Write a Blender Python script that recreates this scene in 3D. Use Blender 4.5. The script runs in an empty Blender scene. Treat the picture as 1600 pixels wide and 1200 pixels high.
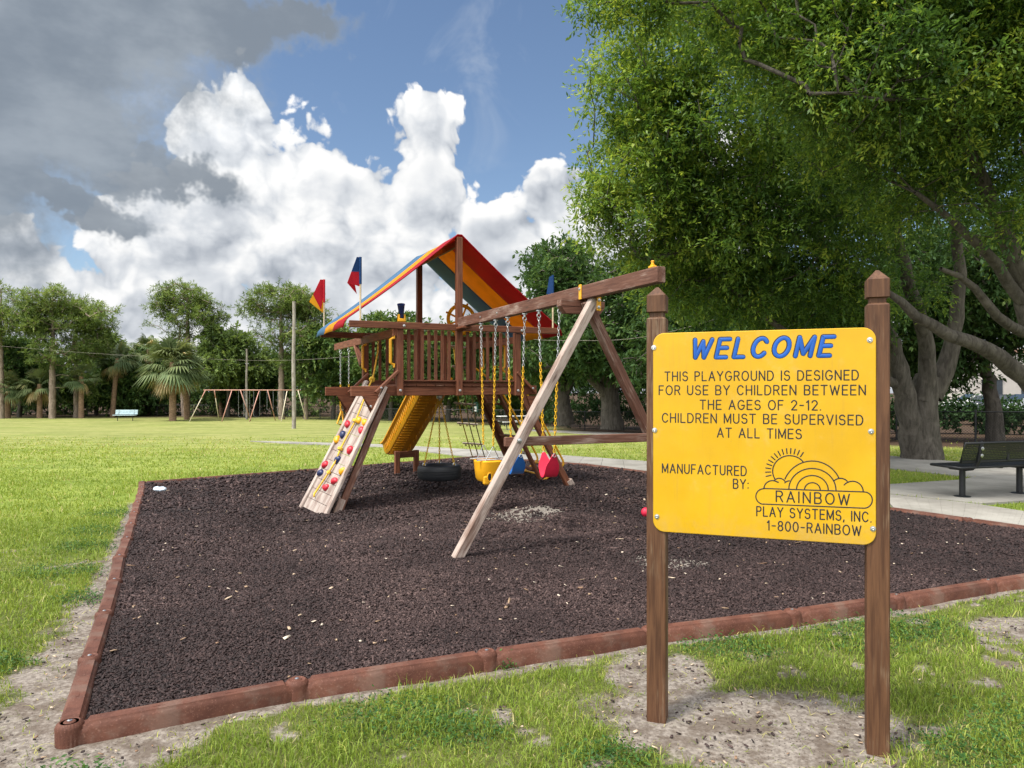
import bpy, math, random
import numpy as np
from mathutils import Vector, Matrix
rng = np.random.default_rng(11)
random.seed(5)
R = math.radians
SC = bpy.context.scene
COL = SC.collection

# ------------------------------------------------------------------ camera
FPX, HZ, EYE = 1130.0, 613.0, 1.55          # focal length in photo pixels, horizon row, eye height
cam = bpy.data.cameras.new('camera'); cam_o = bpy.data.objects.new('camera', cam); COL.objects.link(cam_o)
cam.sensor_width = 36; cam.lens = FPX / 1600 * 36; cam.shift_y = (HZ - 600) / 1600
cam.clip_start = 0.05; cam.clip_end = 3000
cam_o.location = (0, 0, EYE); cam_o.rotation_euler = (R(90), 0, 0)
SC.camera = cam_o

# ------------------------------------------------------------------ sky, sun, exposure
SUN_EL, SUN_AZ = R(60), R(-128)             # azimuth measured from +Y towards +X
SC.view_settings.view_transform = 'Standard'; SC.view_settings.look = 'None'
SC.view_settings.exposure = 0.72; SC.view_settings.gamma = 1.0
sl = bpy.data.lights.new('sun', 'SUN'); sl.energy = 3.0; sl.angle = R(9); sl.color = (1.0, 0.95, 0.87)
so = bpy.data.objects.new('sun', sl); COL.objects.link(so)
sdir = Vector((math.sin(SUN_AZ) * math.cos(SUN_EL), math.cos(SUN_AZ) * math.cos(SUN_EL), math.sin(SUN_EL)))
so.rotation_euler = (-sdir).to_track_quat('-Z', 'Y').to_euler()

class NT:
    """tiny helper for writing node trees as expressions"""
    def __init__(s, tree): s.t = tree; s.n = tree.nodes; s.l = tree.links
    def new(s, typ, **kw):
        n = s.n.new(typ)
        for k, v in kw.items(): setattr(n, k, v)
        return n
    def put(s, sock, v):
        if hasattr(v, 'is_output'): s.l.new(v, sock)
        elif v is not None: sock.default_value = v
    def m(s, op, a, b=None, c=None, clamp=False):
        n = s.new('ShaderNodeMath', operation=op, use_clamp=clamp)
        for i, v in enumerate((a, b, c)):
            if v is not None: s.put(n.inputs[i], v)
        return n.outputs[0]
    def vm(s, op, a, b=None, scale=None):
        n = s.new('ShaderNodeVectorMath', operation=op)
        s.put(n.inputs[0], a)
        if b is not None: s.put(n.inputs[1], b)
        if scale is not None: s.put(n.inputs['Scale'], scale)
        return n.outputs['Value'] if op in ('LENGTH', 'DOT_PRODUCT', 'DISTANCE') else n.outputs[0]
    def xyz(s, x, y, z):
        n = s.new('ShaderNodeCombineXYZ')
        for i, v in enumerate((x, y, z)): s.put(n.inputs[i], v)
        return n.outputs[0]
    def sep(s, v):
        n = s.new('ShaderNodeSeparateXYZ'); s.put(n.inputs[0], v); return n.outputs
    def noise(s, v, scale, detail=4, rough=0.55, out=0, dist=0.0, dim='3D'):
        n = s.new('ShaderNodeTexNoise', noise_dimensions=dim); s.put(n.inputs['Vector'], v)
        n.inputs['Scale'].default_value = scale; n.inputs['Detail'].default_value = detail
        n.inputs['Roughness'].default_value = rough; n.inputs['Distortion'].default_value = dist
        return n.outputs[out]
    def vor(s, v, scale, detail=0, rough=0.5, feature='F1', dim='3D', out='Distance'):
        n = s.new('ShaderNodeTexVoronoi', feature=feature, voronoi_dimensions=dim); s.put(n.inputs['Vector'], v)
        n.inputs['Scale'].default_value = scale
        if 'Detail' in n.inputs: n.inputs['Detail'].default_value = detail; n.inputs['Roughness'].default_value = rough
        if feature == 'SMOOTH_F1': n.inputs['Smoothness'].default_value = 0.35
        return n.outputs[out]
    def mr(s, v, a, b, c=0.0, d=1.0, smooth=True):
        n = s.new('ShaderNodeMapRange', interpolation_type='SMOOTHSTEP' if smooth else 'LINEAR')
        s.put(n.inputs[0], v)
        for i, q in enumerate((a, b, c, d)): s.put(n.inputs[i + 1], q)
        return n.outputs[0]
    def mix(s, f, a, b, blend='MIX'):
        n = s.new('ShaderNodeMix', data_type='RGBA', blend_type=blend)
        s.put(n.inputs[0], f); s.put(n.inputs[6], a if hasattr(a, 'is_output') else (*a, 1)); s.put(n.inputs[7], b if hasattr(b, 'is_output') else (*b, 1))
        return n.outputs[2]
    def ramp(s, f, stops):
        n = s.new('ShaderNodeValToRGB'); s.put(n.inputs[0], f); e = n.color_ramp.elements
        while len(e) < len(stops): e.new(0.5)
        for q, (p, c) in zip(e, stops): q.position = p; q.color = (*c, 1)
        return n.outputs[0]

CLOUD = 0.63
def build_sky():
    w = bpy.data.worlds.new('World'); SC.world = w; w.use_nodes = True
    t = NT(w.node_tree); t.n.clear()
    sky = t.new('ShaderNodeTexSky', sky_type='NISHITA', sun_disc=False, sun_elevation=SUN_EL, sun_rotation=SUN_AZ)
    sky.air_density = 1.0; sky.dust_density = 0.3; sky.ozone_density = 1.8
    bsky = t.new('ShaderNodeBackground'); t.l.new(sky.outputs[0], bsky.inputs[0]); bsky.inputs[1].default_value = 0.085
    d = t.vm('NORMALIZE', t.new('ShaderNodeTexCoord').outputs['Generated'])
    x, y, z = t.sep(d)
    az = t.m('ARCTAN2', x, y); el = t.m('ARCSINE', z)
    p0 = t.xyz(az, el, 0.0)
    wn = t.noise(p0, 8.0, 3, 0.6, out=1, dim='2D')
    wv = t.vm('SUBTRACT', wn, (0.5, 0.5, 0.5))
    p = t.vm('ADD', p0, t.vm('SCALE', wv, scale=0.06))
    def ang(px, py):
        a = math.atan((px - 800) / FPX); return a, math.atan((HZ - py) / FPX * math.cos(a))
    def blobs(lst, pp):
        f = None
        for cx, cy, rx, ry in lst:
            a, e = ang(cx, cy)
            q = t.vm('MULTIPLY', t.vm('SUBTRACT', pp, (a, e, 0)), (FPX / rx, FPX / ry, 0))
            v = t.m('SUBTRACT', 1.0, t.vm('LENGTH', q))
            f = v if f is None else t.m('SMOOTH_MAX', f, v, 0.15)
        return f
    # cumulus: rounded billows from cell noise, shaded by comparing with a step towards the light
    cum = [(375, 212, 112, 108), (318, 205, 70, 72), (440, 310, 130, 140), (668, 212, 84, 82), (676, 310, 100, 140), (570, 320, 110, 95), (555, 410, 260, 140),
           (775, 400, 150, 120), (870, 330, 90, 76), (300, 380, 220, 150), (25, 412, 92, 70), (110, 470, 140, 70),
           (860, 460, 260, 140), (1100, 330, 240, 130), (420, 520, 560, 130), (-250, 430, 260, 150)]
    def cells(pp, sc, det): return t.m('SUBTRACT', 1.0, t.vor(pp, sc, det, 0.55, 'F1', '2D'))
    fine = t.noise(p0, 42.0, 4, 0.62, dim='2D')
    c0 = cells(p, 13.0, 3.0); c1 = cells(t.vm('ADD', p, (-0.012, 0.026, 0)), 13.0, 1.0)
    b0 = t.m('ADD', t.m('MULTIPLY', c0, 0.85), t.m('MULTIPLY', fine, 0.32))
    f0 = blobs(cum, t.vm('ADD', p0, t.vm('SCALE', wv, scale=0.05)))
    dens = t.m('ADD', f0, t.m('MULTIPLY', t.m('SUBTRACT', b0, 0.66), 0.62))
    low = t.noise(t.vm('MULTIPLY', p0, (1.0, 2.2, 1.0)), 5.5, 5, 0.58, dim='2D')
    # elsewhere in the sky: broken cloud out of plain noise; pale haze of cloud down to the horizon
    away = t.mr(t.m('ABSOLUTE', az), 0.72, 1.05)
    gen = t.noise(d, 2.6, 3, 0.58)
    dens = t.m('MAXIMUM', dens, t.m('SUBTRACT', t.m('MULTIPLY', away, t.m('MULTIPLY', t.m('SUBTRACT', gen, 0.36), 3.0)), 0.02))
    hz = t.mr(el, 0.17, 0.03)
    dens = t.m('MAXIMUM', dens, t.m('SUBTRACT', t.m('MULTIPLY', hz, 0.5), t.m('MULTIPLY', low, 0.35)))
    a_c = t.mr(dens, -0.015, 0.085)
    relief = t.m('SUBTRACT', c0, c1)
    lum = t.m('ADD', 0.90, t.m('MULTIPLY', relief, t.mr(dens, 0.75, 0.0, 0.15, 0.56, False)))
    lum = t.m('ADD', lum, t.m('MULTIPLY', t.m('SUBTRACT', fine, 0.5), 0.13))
    lum = t.m('SUBTRACT', lum, t.m('MULTIPLY', t.mr(dens, 0.16, 0.62), t.mr(low, 0.30, 0.68, 0.0, 0.15)))
    lum = t.m('SUBTRACT', lum, t.m('MULTIPLY', t.mr(el, 0.30, 0.11), t.mr(low, 0.30, 0.68, 0.03, 0.14)))
    lum = t.m('MAXIMUM', t.m('MINIMUM', lum, 0.98), 0.34)
    ccol = t.ramp(lum, [(0.34, (0.29, 0.325, 0.38)), (0.5, (0.45, 0.485, 0.54)), (0.70, (0.68, 0.71, 0.75)), (0.88, (0.97, 0.97, 0.965))])
    bc = t.new('ShaderNodeBackground'); t.put(bc.inputs[0], ccol); t.put(bc.inputs[1], t.mr(t.vm('DOT_PRODUCT', d, tuple(sdir)), 0.0, 0.9, CLOUD, CLOUD * 3.0))  # clouds towards the sun boosted, added as soft fill on camera-facing sides
    # grey nearer cloud in front, ragged soft edge
    gr = [(50, 40, 320, 135), (10, 185, 255, 115), (160, 225, 110, 75), (320, 34, 225, 58), (245, 275, 130, 42), (-200, 150, 300, 260), (450, 52, 110, 38), (100, 325, 120, 30)]
    g3 = t.noise(p0, 7.0, 5, 0.64, out=1, dim='2D')
    pw = t.vm('ADD', p0, t.vm('SCALE', t.vm('SUBTRACT', g3, (0.5, 0.5, 0.5)), scale=0.15))
    g0 = blobs(gr, pw)
    gn = t.noise(p0, 12.0, 5, 0.62, dim='2D')
    gd = t.m('ADD', g0, t.m('MULTIPLY', t.m('SUBTRACT', gn, 0.5), 0.65))
    a_g = t.m('MULTIPLY', t.mr(gd, -0.06, 0.46), 0.95)
    gl = t.noise(t.vm('MULTIPLY', p0, (1.0, 1.9, 1.0)), 5.0, 5, 0.60, dim='2D')
    glum = t.m('ADD', t.mr(gl, 0.34, 0.74, 0.0, 0.50), t.mr(gd, 0.42, 0.02, 0.0, 0.45))
    gcol = t.ramp(glum, [(0.0, (0.235, 0.275, 0.325)), (0.5, (0.36, 0.405, 0.455)), (1.0, (0.66, 0.70, 0.75))])
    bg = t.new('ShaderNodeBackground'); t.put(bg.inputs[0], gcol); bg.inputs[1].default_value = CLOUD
    # thin wisps
    ws = t.noise(p0, 6.5, 5, 0.64, dist=0.5, dim='2D')
    a_w = t.m('MULTIPLY', t.mr(ws, 0.54, 0.82), 0.32)
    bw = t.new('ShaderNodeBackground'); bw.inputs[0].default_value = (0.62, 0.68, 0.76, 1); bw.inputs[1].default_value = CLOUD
    m0 = t.new('ShaderNodeMixShader'); t.put(m0.inputs[0], a_w); t.l.new(bsky.outputs[0], m0.inputs[1]); t.l.new(bw.outputs[0], m0.inputs[2])
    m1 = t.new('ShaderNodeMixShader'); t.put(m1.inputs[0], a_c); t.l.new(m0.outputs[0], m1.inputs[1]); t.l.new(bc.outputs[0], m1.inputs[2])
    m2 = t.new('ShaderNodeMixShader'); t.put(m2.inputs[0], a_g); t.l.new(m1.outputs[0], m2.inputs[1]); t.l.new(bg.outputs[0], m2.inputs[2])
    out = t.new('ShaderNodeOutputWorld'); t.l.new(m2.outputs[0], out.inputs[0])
build_sky()

# ------------------------------------------------------------------ coordinates
def W(px, py, d):            # photo pixel at depth d -> world
    return Vector(((px - 800) / FPX * d, d, EYE + (HZ - py) / FPX * d))
def G(px, py, z=0.0):        # photo pixel on a level z
    d = (EYE - z) * FPX / (py - HZ); return Vector(((px - 800) / FPX * d, d, z))
UX = np.array([0.905, 0.426]); UX /= np.linalg.norm(UX)      # direction of the tower's front face
VX = np.array([UX[1], -UX[0]])                                # towards the camera along the swing beam
P0 = np.array([(717 - 800) / FPX * 10.35, 10.35])
TROT = math.atan2(UX[1], UX[0])
TM = Matrix.Translation((P0[0], P0[1], 0)) @ Matrix.Rotation(TROT, 4, 'Z')
def T(u, v, z): return Vector((u, -v, z))                     # tower frame -> tower-local
def TW(u, v, z): return TM @ T(u, v, z)
def uv_of(x, y):
    dx, dy = x - P0[0], y - P0[1]
    return dx * UX[0] + dy * UX[1], dx * VX[0] + dy * VX[1]
def smooth(a, b, x):
    t = np.clip((x - a) / (b - a), 0, 1); return t * t * (3 - 2 * t)

def vnoise(x, y, s, seed):
    r = np.random.default_rng(seed); n = 256; lat = r.random((n, n))
    x = np.asarray(x) * s + 57.3; y = np.asarray(y) * s + 91.7
    xi = np.floor(x).astype(int); yi = np.floor(y).astype(int); fx = x - xi; fy = y - yi
    fx = fx * fx * (3 - 2 * fx); fy = fy * fy * (3 - 2 * fy)
    a = lat[xi % n, yi % n]; b = lat[(xi + 1) % n, yi % n]; c = lat[xi % n, (yi + 1) % n]; d = lat[(xi + 1) % n, (yi + 1) % n]
    return (a * (1 - fx) + b * fx) * (1 - fy) + (c * (1 - fx) + d * fx) * fy
def fbm(x, y, s, seed, o=4):
    v = 0; a = 0.5; tot = 0
    for i in range(o): v = v + a * vnoise(x, y, s * 2 ** i, seed + i); tot += a; a *= 0.55
    return v / tot

def ground_z(x, y):
    y = np.asarray(y, float); return -0.70 * smooth(17, 52, y)
def mulch_z(x, y):
    u, v = uv_of(np.asarray(x, float), np.asarray(y, float))
    k = smooth(3.2, 1.2, v) * smooth(-4.4, -2.4, v) * smooth(3.4, 2.2, np.abs(u)) * smooth(.2, 1.4, edge_dist(x, y))
    d = 0
    for cu, cv, rr_, dp in ((0, 1.06, .42, .045), (0, 1.9, .45, .050), (0, 2.72, .45, .055), (.03, -.92, .6, .030), (-2.15, -.4, .45, .035), (.3, -3.9, .5, .04)):
        q = np.hypot(u - cu, v - cv) / rr_; d = d + dp * np.exp(-q * q * 1.6) - dp * .55 * np.exp(-((q - 1.55) / .45) ** 2)
    return 0.056 - d * .9 + k * (-0.04 + 0.048 * u) + 0.030 * (fbm(x, y, 1.1, 3) - 0.5)

# outline of the mulch bed (corner near left, back left, back, right back, beyond the right edge)
BED = np.array([(-1.954, 3.195), (-6.034, 11.803), (-2.62, 14.82), (-0.80, 16.55), (1.50, 14.75), (2.50, 13.35), (4.77, 9.21), (6.30, 6.82), (5.138, 6.227), (2.757, 5.189), (0.855, 4.477), (-1.089, 3.663)])
def inside(x, y, poly=BED):
    x = np.asarray(x); y = np.asarray(y); c = np.zeros(x.shape, bool); n = len(poly)
    for i in range(n):
        x0, y0 = poly[i]; x1, y1 = poly[(i + 1) % n]
        cond = ((y0 > y) != (y1 > y)) & (x < (x1 - x0) * (y - y0) / (y1 - y0 + 1e-12) + x0)
        c ^= cond
    return c
def edge_dist(x, y, poly=BED, closed=True):
    x = np.asarray(x, float); y = np.asarray(y, float); d = np.full(x.shape, 1e9); n = len(poly)
    for i in range(n if closed else n - 1):
        a = np.array(poly[i]); b = np.array(poly[(i + 1) % n]); ab = b - a
        t = np.clip(((x - a[0]) * ab[0] + (y - a[1]) * ab[1]) / (ab @ ab), 0, 1)
        d = np.minimum(d, np.hypot(x - a[0] - t * ab[0], y - a[1] - t * ab[1]))
    return d
def bare(x, y):
    """how bare the lawn is (1 = sand), worn along the border and round the sign posts"""
    x = np.asarray(x, float); y = np.asarray(y, float)
    n = fbm(x, y, 1.6, 21, 4); n2 = fbm(x, y, 5.0, 31, 3)
    b = np.zeros(x.shape)
    # round the sign
    q = np.hypot((x - 1.16 - 0.25 * (y - 3.4)) / 0.84, (y - 3.36 + 0.12 * (x - 1.1)) / 0.40)
    b = np.maximum(b, smooth(1.30, 0.50, q + (n - 0.5) * 1.2 + (n2 - .5) * .8))
    q = np.hypot((x - 0.84) / 0.30, (y - 4.02) / 0.36)
    b = np.maximum(b, 0.9 * smooth(1.15, 0.6, q + (n - 0.5) * 1.2))
    dl = edge_dist(x, y, [(-1.954, 3.05), (-5.5, 10.6)], False)
    wl = 0.10 + 0.30 * smooth(7.0, 3.8, y)
    b = np.maximum(b, smooth(1.45, 0.45, dl / wl + (n - 0.5) * 1.5 + (n2 - .5) * .9) * smooth(10.6, 9.6, y))
    df = edge_dist(x, y, [(-2.1, 3.15), (-1.089, 3.663), (0.855, 4.477), (2.757, 5.189), (5.138, 6.227)], False)
    b = np.maximum(b, smooth(0.17, 0.03, df + (n - 0.5) * 0.24 + (n2 - .5) * .14))
    q = np.hypot((x - 3.45) / 0.45, (y - 4.75) / 0.28); b = np.maximum(b, 0.8 * smooth(1.2, 0.6, q + (n - 0.5)))
    b = np.maximum(b, 0.55 * smooth(0.62, 0.75, n2) * smooth(9, 6, y))
    # leaf litter under the trees on the right
    f = fbm(x, y, 9.0, 33, 3)
    return np.clip(b * (1.0 + 0.9 * (f - .5) + .5 * (n2 - .5)) - .10 * (1 - b) * 0, 0, 1)
def litter_mask(x, y):
    n = fbm(x, y, 0.7, 77, 4)
    d = (np.asarray(y) - (33.0 - 1.35 * (np.asarray(x) - 2.0)))    # beyond the second path
    a = smooth(0.0, 1.5, d + (n - 0.5) * 3) * smooth(1.0, 4.0, np.asarray(x))
    b = smooth(62.5, 65.5, np.asarray(y) + (n - 0.5) * 4 + np.clip(np.asarray(x) + 10, 0, 12) * 1.4)
    return np.clip(np.maximum(a, b), 0, 1)

# ------------------------------------------------------------------ mesh helpers
def set_mesh(me, V, faces, sm=False):
    me.from_pydata([tuple(v) for v in V], [], faces); me.update()
    if sm: me.polygons.foreach_set('use_smooth', [True] * len(me.polygons))
def raw_mesh(name, V, quads=None, tris=None, attr=None, sm=False, mats=()):
    """fast mesh from numpy arrays; attr = dict name -> per-vertex float"""
    me = bpy.data.meshes.new(name); V = np.ascontiguousarray(V, np.float32).reshape(-1, 3)
    idx = []; tot = []
    if quads is not None and len(quads): idx.append(np.asarray(quads, np.int32).ravel()); tot.append(np.full(len(quads), 4, np.int32))
    if tris is not None and len(tris): idx.append(np.asarray(tris, np.int32).ravel()); tot.append(np.full(len(tris), 3, np.int32))
    idx = np.concatenate(idx); tot = np.concatenate(tot); start = np.concatenate([[0], np.cumsum(tot)[:-1]]).astype(np.int32)
    me.vertices.add(len(V)); me.vertices.foreach_set('co', V.ravel())
    me.loops.add(len(idx)); me.loops.foreach_set('vertex_index', idx)
    me.polygons.add(len(tot)); me.polygons.foreach_set('loop_start', start); me.polygons.foreach_set('loop_total', tot)
    if sm: me.polygons.foreach_set('use_smooth', np.ones(len(tot), bool))
    me.update(calc_edges=True)
    for k, a in (attr or {}).items():
        at = me.attributes.new(k, 'FLOAT', 'POINT'); at.data.foreach_set('value', np.ascontiguousarray(a, np.float32).ravel())
    for m in mats: me.materials.append(m)
    return me
def link(name, me, parent=None, matrix=None):
    o = bpy.data.objects.new(name, me); COL.objects.link(o)
    if parent is not None: o.parent = parent
    if matrix is not None: o.matrix_local = matrix
    return o
def tag(o, label=None, cat=None, group=None, kind=None):
    if label: o['label'] = label
    if cat: o['category'] = cat
    if group: o['group'] = group
    if kind: o['kind'] = kind
    return o
def thing(name, label, cat, loc=(0, 0, 0), rz=0.0, group=None):
    o = bpy.data.objects.new(name, None); COL.objects.link(o); o.location = loc; o.rotation_euler = (0, 0, rz)
    o.empty_display_size = 0.2
    return tag(o, label, cat, group)
def copy_tree(o, parent=None):
    c = o.copy(); COL.objects.link(c)
    if parent is not None: c.parent = parent
    for ch in list(o.children): copy_tree(ch, c)
    return c

class MB:
    def __init__(s): s.v = []; s.f = []; s.mi = []
    def add(s, V, F, mi=0):
        b = len(s.v); s.v += [Vector(q) for q in V]; s.f += [[i + b for i in f] for f in F]; s.mi += [mi] * len(F); return s
    def loop_prism(s, A, B, mi=0):
        """two matching outlines joined and capped"""
        n = len(A); F = [[i, (i + 1) % n, n + (i + 1) % n, n + i] for i in range(n)]
        F += [list(range(n))[::-1], list(range(n, 2 * n))]
        return s.add(list(A) + list(B), F, mi)
    def loft(s, rings, mi=0, closed=False, caps=True):
        n = len(rings[0]); k = len(rings); V = [q for r in rings for q in r]; F = []
        for j in range(k if closed else k - 1):
            a = j * n; b = ((j + 1) % k) * n
            for i in range(n): F.append([a + i, a + (i + 1) % n, b + (i + 1) % n, b + i])
        if caps and not closed: F += [list(range(n))[::-1], list(range((k - 1) * n, k * n))]
        return s.add(V, F, mi)
    def box(s, c, sx, sy, sz, ch=0.0, mi=0, M=None):
        x, y, z = sx / 2, sy / 2, sz / 2; ch = min(ch, x * .9, y * .9, z * .9)
        if ch <= 0:
            rings = [[(-x, -y, h), (x, -y, h), (x, y, h), (-x, y, h)] for h in (-z, z)]
        else:
            def o(h, e):
                X, Y = x - e, y - e; k = ch if e == 0 else ch * .6
                return [(-X + k, -Y, h), (X - k, -Y, h), (X, -Y + k, h), (X, Y - k, h), (X - k, Y, h), (-X + k, Y, h), (-X, Y - k, h), (-X, -Y + k, h)]
            rings = [o(-z, ch), o(-z + ch, 0), o(z - ch, 0), o(z, ch)]
        c = Vector(c)
        rings = [[(M @ Vector(q) if M else Vector(q)) + c for q in r] for r in rings]
        return s.loft(rings, mi)
    def tube(s, pts, rad, seg=8, closed=False, mi=0, round_end=False, flat=None):
        pts = [Vector(p) for p in pts]; n = len(pts)
        rad = list(rad) if hasattr(rad, '__len__') else [rad] * n
        if round_end and not closed:
            d0 = (pts[0] - pts[1]).normalized(); d1 = (pts[-1] - pts[-2]).normalized(); r0, r1 = rad[0], rad[-1]
            pts = [pts[0] + d0 * r0 * .95, pts[0] + d0 * r0 * .6] + pts + [pts[-1] + d1 * r1 * .6, pts[-1] + d1 * r1 * .95]
            rad = [r0 * .3, r0 * .8] + rad + [r1 * .8, r1 * .3]; n += 4
        up = None; rings = []
        for i in range(n):
            if closed: t = (pts[(i + 1) % n] - pts[i - 1])
            else: t = pts[min(i + 1, n - 1)] - pts[max(i - 1, 0)]
            t.normalize() if t.length > 1e-9 else None
            if up is None:
                up = Vector((0, 0, 1)) if abs(t.z) < .9 else Vector((1, 0, 0))
                if flat: up = Vector(flat)
            a = t.cross(up)
            if a.length < 1e-6: a = t.cross(Vector((0.3, 1, 0.2)))
            a.normalize(); b = a.cross(t).normalized()
            if not flat: up = b
            r = rad[i]
            if not closed and 0 < i < n - 1:
                d0 = (pts[i] - pts[i - 1]).normalized(); d1 = (pts[i + 1] - pts[i]).normalized()
                r = r / max(0.6, math.cos(d0.angle(d1, 0) / 2)) if d0.length and d1.length else r
            rings.append([pts[i] + (a * math.cos(q) + b * math.sin(q)) * r for q in [2 * math.pi * k / seg for k in range(seg)]])
        return s.loft(rings, mi, closed)
    def lathe(s, prof, c=(0, 0, 0), seg=20, M=None, mi=0):
        c = Vector(c); rings = []
        for r, h in prof:
            ring = [Vector((r * math.cos(2 * math.pi * k / seg), r * math.sin(2 * math.pi * k / seg), h)) for k in range(seg)]
            rings.append([(M @ q if M else q) + c for q in ring])
        return s.loft(rings, mi)
    def build(s, name, mats, parent=None, matrix=None, sm=False, auto=None):
        me = bpy.data.meshes.new(name); me.from_pydata([tuple(q) for q in s.v], [], s.f); me.update()
        for m in (mats if isinstance(mats, (list, tuple)) else [mats]): me.materials.append(m)
        if any(s.mi): me.polygons.foreach_set('material_index', s.mi)
        if sm: me.polygons.foreach_set('use_smooth', [True] * len(me.polygons))
        if auto is not None:
            me.polygons.foreach_set('use_smooth', [True] * len(me.polygons)); me.set_sharp_from_angle(angle=R(auto))
        return link(name, me, parent, matrix)

def axis_matrix(p0, p1, up=(0, 0, 1)):
    """frame whose x runs p0 -> p1, z as near to up as possible, origin at p0"""
    p0 = Vector(p0); x = (Vector(p1) - p0).normalized(); up = Vector(up)
    if abs(x.dot(up)) > .99: up = Vector((0, 1, 0))
    y = up.cross(x).normalized(); z = x.cross(y)
    return Matrix((( x.x, y.x, z.x, p0.x), (x.y, y.y, z.y, p0.y), (x.z, y.z, z.z, p0.z), (0, 0, 0, 1)))
def beam(name, p0, p1, w, h, mat, parent, up=(0, 0, 1), ch=0.006, cut0=0.0, cut1=0.0):
    """a sawn timber as its own part, grain along its local x; w across, h along 'up'; cut = slant of the ends"""
    L = (Vector(p1) - Vector(p0)).length; m = MB(); y, z = w / 2, h / 2
    def o(e): 
        Y, Z = y - e, z - e; k = ch
        return [(-Y + k, -Z), (Y - k, -Z), (Y, -Z + k), (Y, Z - k), (Y - k, Z), (-Y + k, Z), (-Y, Z - k), (-Y, -Z + k)]
    rings = []
    for X, e, c in ((0, ch * .7, cut0), (ch, 0, cut0), (L - ch, 0, cut1), (L, ch * .7, cut1)):
        rings.append([(X + c * q[1], q[0], q[1]) for q in o(e)])
    m.loft(rings)
    return m.build(name, mat, parent, axis_matrix(p0, p1, up))

# ------------------------------------------------------------------ materials
def base_mat(name, rough=0.6, spec=0.4, metal=0.0):
    m = bpy.data.materials.new(name); m.use_nodes = True; t = NT(m.node_tree); p = t.n['Principled BSDF']
    p.inputs['Roughness'].default_value = rough; p.inputs['Metallic'].default_value = metal
    p.inputs['Specular IOR Level'].default_value = spec
    return m, t, p
def bump(t, p, h, strength=0.3, dist=0.01):
    b = t.new('ShaderNodeBump'); b.inputs['Strength'].default_value = strength; b.inputs['Distance'].default_value = dist
    t.put(b.inputs['Height'], h); t.l.new(b.outputs[0], p.inputs['Normal'])
def obj_co(t): return t.new('ShaderNodeTexCoord').outputs['Object']
def obj_rand(t): return t.new('ShaderNodeObjectInfo').outputs['Random']
def world_pos(t): return t.new('ShaderNodeNewGeometry').outputs['Position']
def attr(t, name): return t.new('ShaderNodeAttribute', attribute_name=name).outputs['Fac']

def wood_mat(name, dark, mid, grey, weather, rough=0.65, stain=0.35):
    m, t, p = base_mat(name, rough, 0.3)
    c = obj_co(t); r = obj_rand(t)
    c = t.vm('ADD', c, t.xyz(t.m('MULTIPLY', r, 37.0), t.m('MULTIPLY', r, 11.0), 0.0))
    g = t.noise(t.vm('MULTIPLY', c, (1.2, 22.0, 22.0)), 3.0, 5, 0.6, dist=0.4)
    g2 = t.noise(t.vm('MULTIPLY', c, (3.0, 70.0, 70.0)), 2.0, 3, 0.6)
    big = t.noise(t.vm('MULTIPLY', c, (1.0, 3.0, 3.0)), 2.2, 4, 0.6)
    col = t.mix(t.mr(g, 0.3, 0.7), dark, mid)
    wf = t.mr(t.m('ADD', big, t.m('MULTIPLY', t.m('SUBTRACT', g2, 0.5), 0.7)), 0.78 - weather * 0.75, 1.02 - weather * 0.62)
    col = t.mix(wf, col, grey)
    # knots
    k = t.vor(t.vm('MULTIPLY', c, (2.2, 9.0, 9.0)), 1.0)
    col = t.mix(t.m('MULTIPLY', t.mr(k, 0.14, 0.05), 0.7), col, tuple(q * 0.5 for q in dark))
    dv = t.m('ADD', 0.82, t.m('MULTIPLY', r, 0.36))
    col = t.mix(1.0, col, t.xyz(dv, dv, dv), 'MULTIPLY')
    t.put(p.inputs['Base Color'], col)
    bump(t, p, t.m('ADD', t.m('MULTIPLY', g, 0.6), t.m('MULTIPLY', g2, 0.6)), 0.35, 0.004)
    return m
def plain_mat(name, col, rough=0.45, var=0.15, scale=6.0, metal=0.0, spec=0.45, dirt=None, bumpk=0.0):
    m, t, p = base_mat(name, rough, spec, metal)
    c = obj_co(t); n = t.noise(c, scale, 5, 0.6)
    a = tuple(q * (1 - var) for q in col); b = tuple(min(1, q * (1 + var)) for q in col)
    cc = t.mix(t.mr(n, 0.3, 0.7), a, b)
    if dirt:
        cc = t.mix(t.m('MULTIPLY', t.mr(t.noise(c, scale * 2.7, 6, 0.65), 0.5, 0.72), dirt[1]), cc, dirt[0])
    t.put(p.inputs['Base Color'], cc)
    t.put(p.inputs['Roughness'], t.mr(n, 0.2, 0.8, rough * .8, min(1, rough * 1.2), False))
    if bumpk: bump(t, p, t.noise(c, scale * 12, 4, 0.6), bumpk, 0.003)
    return m
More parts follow.
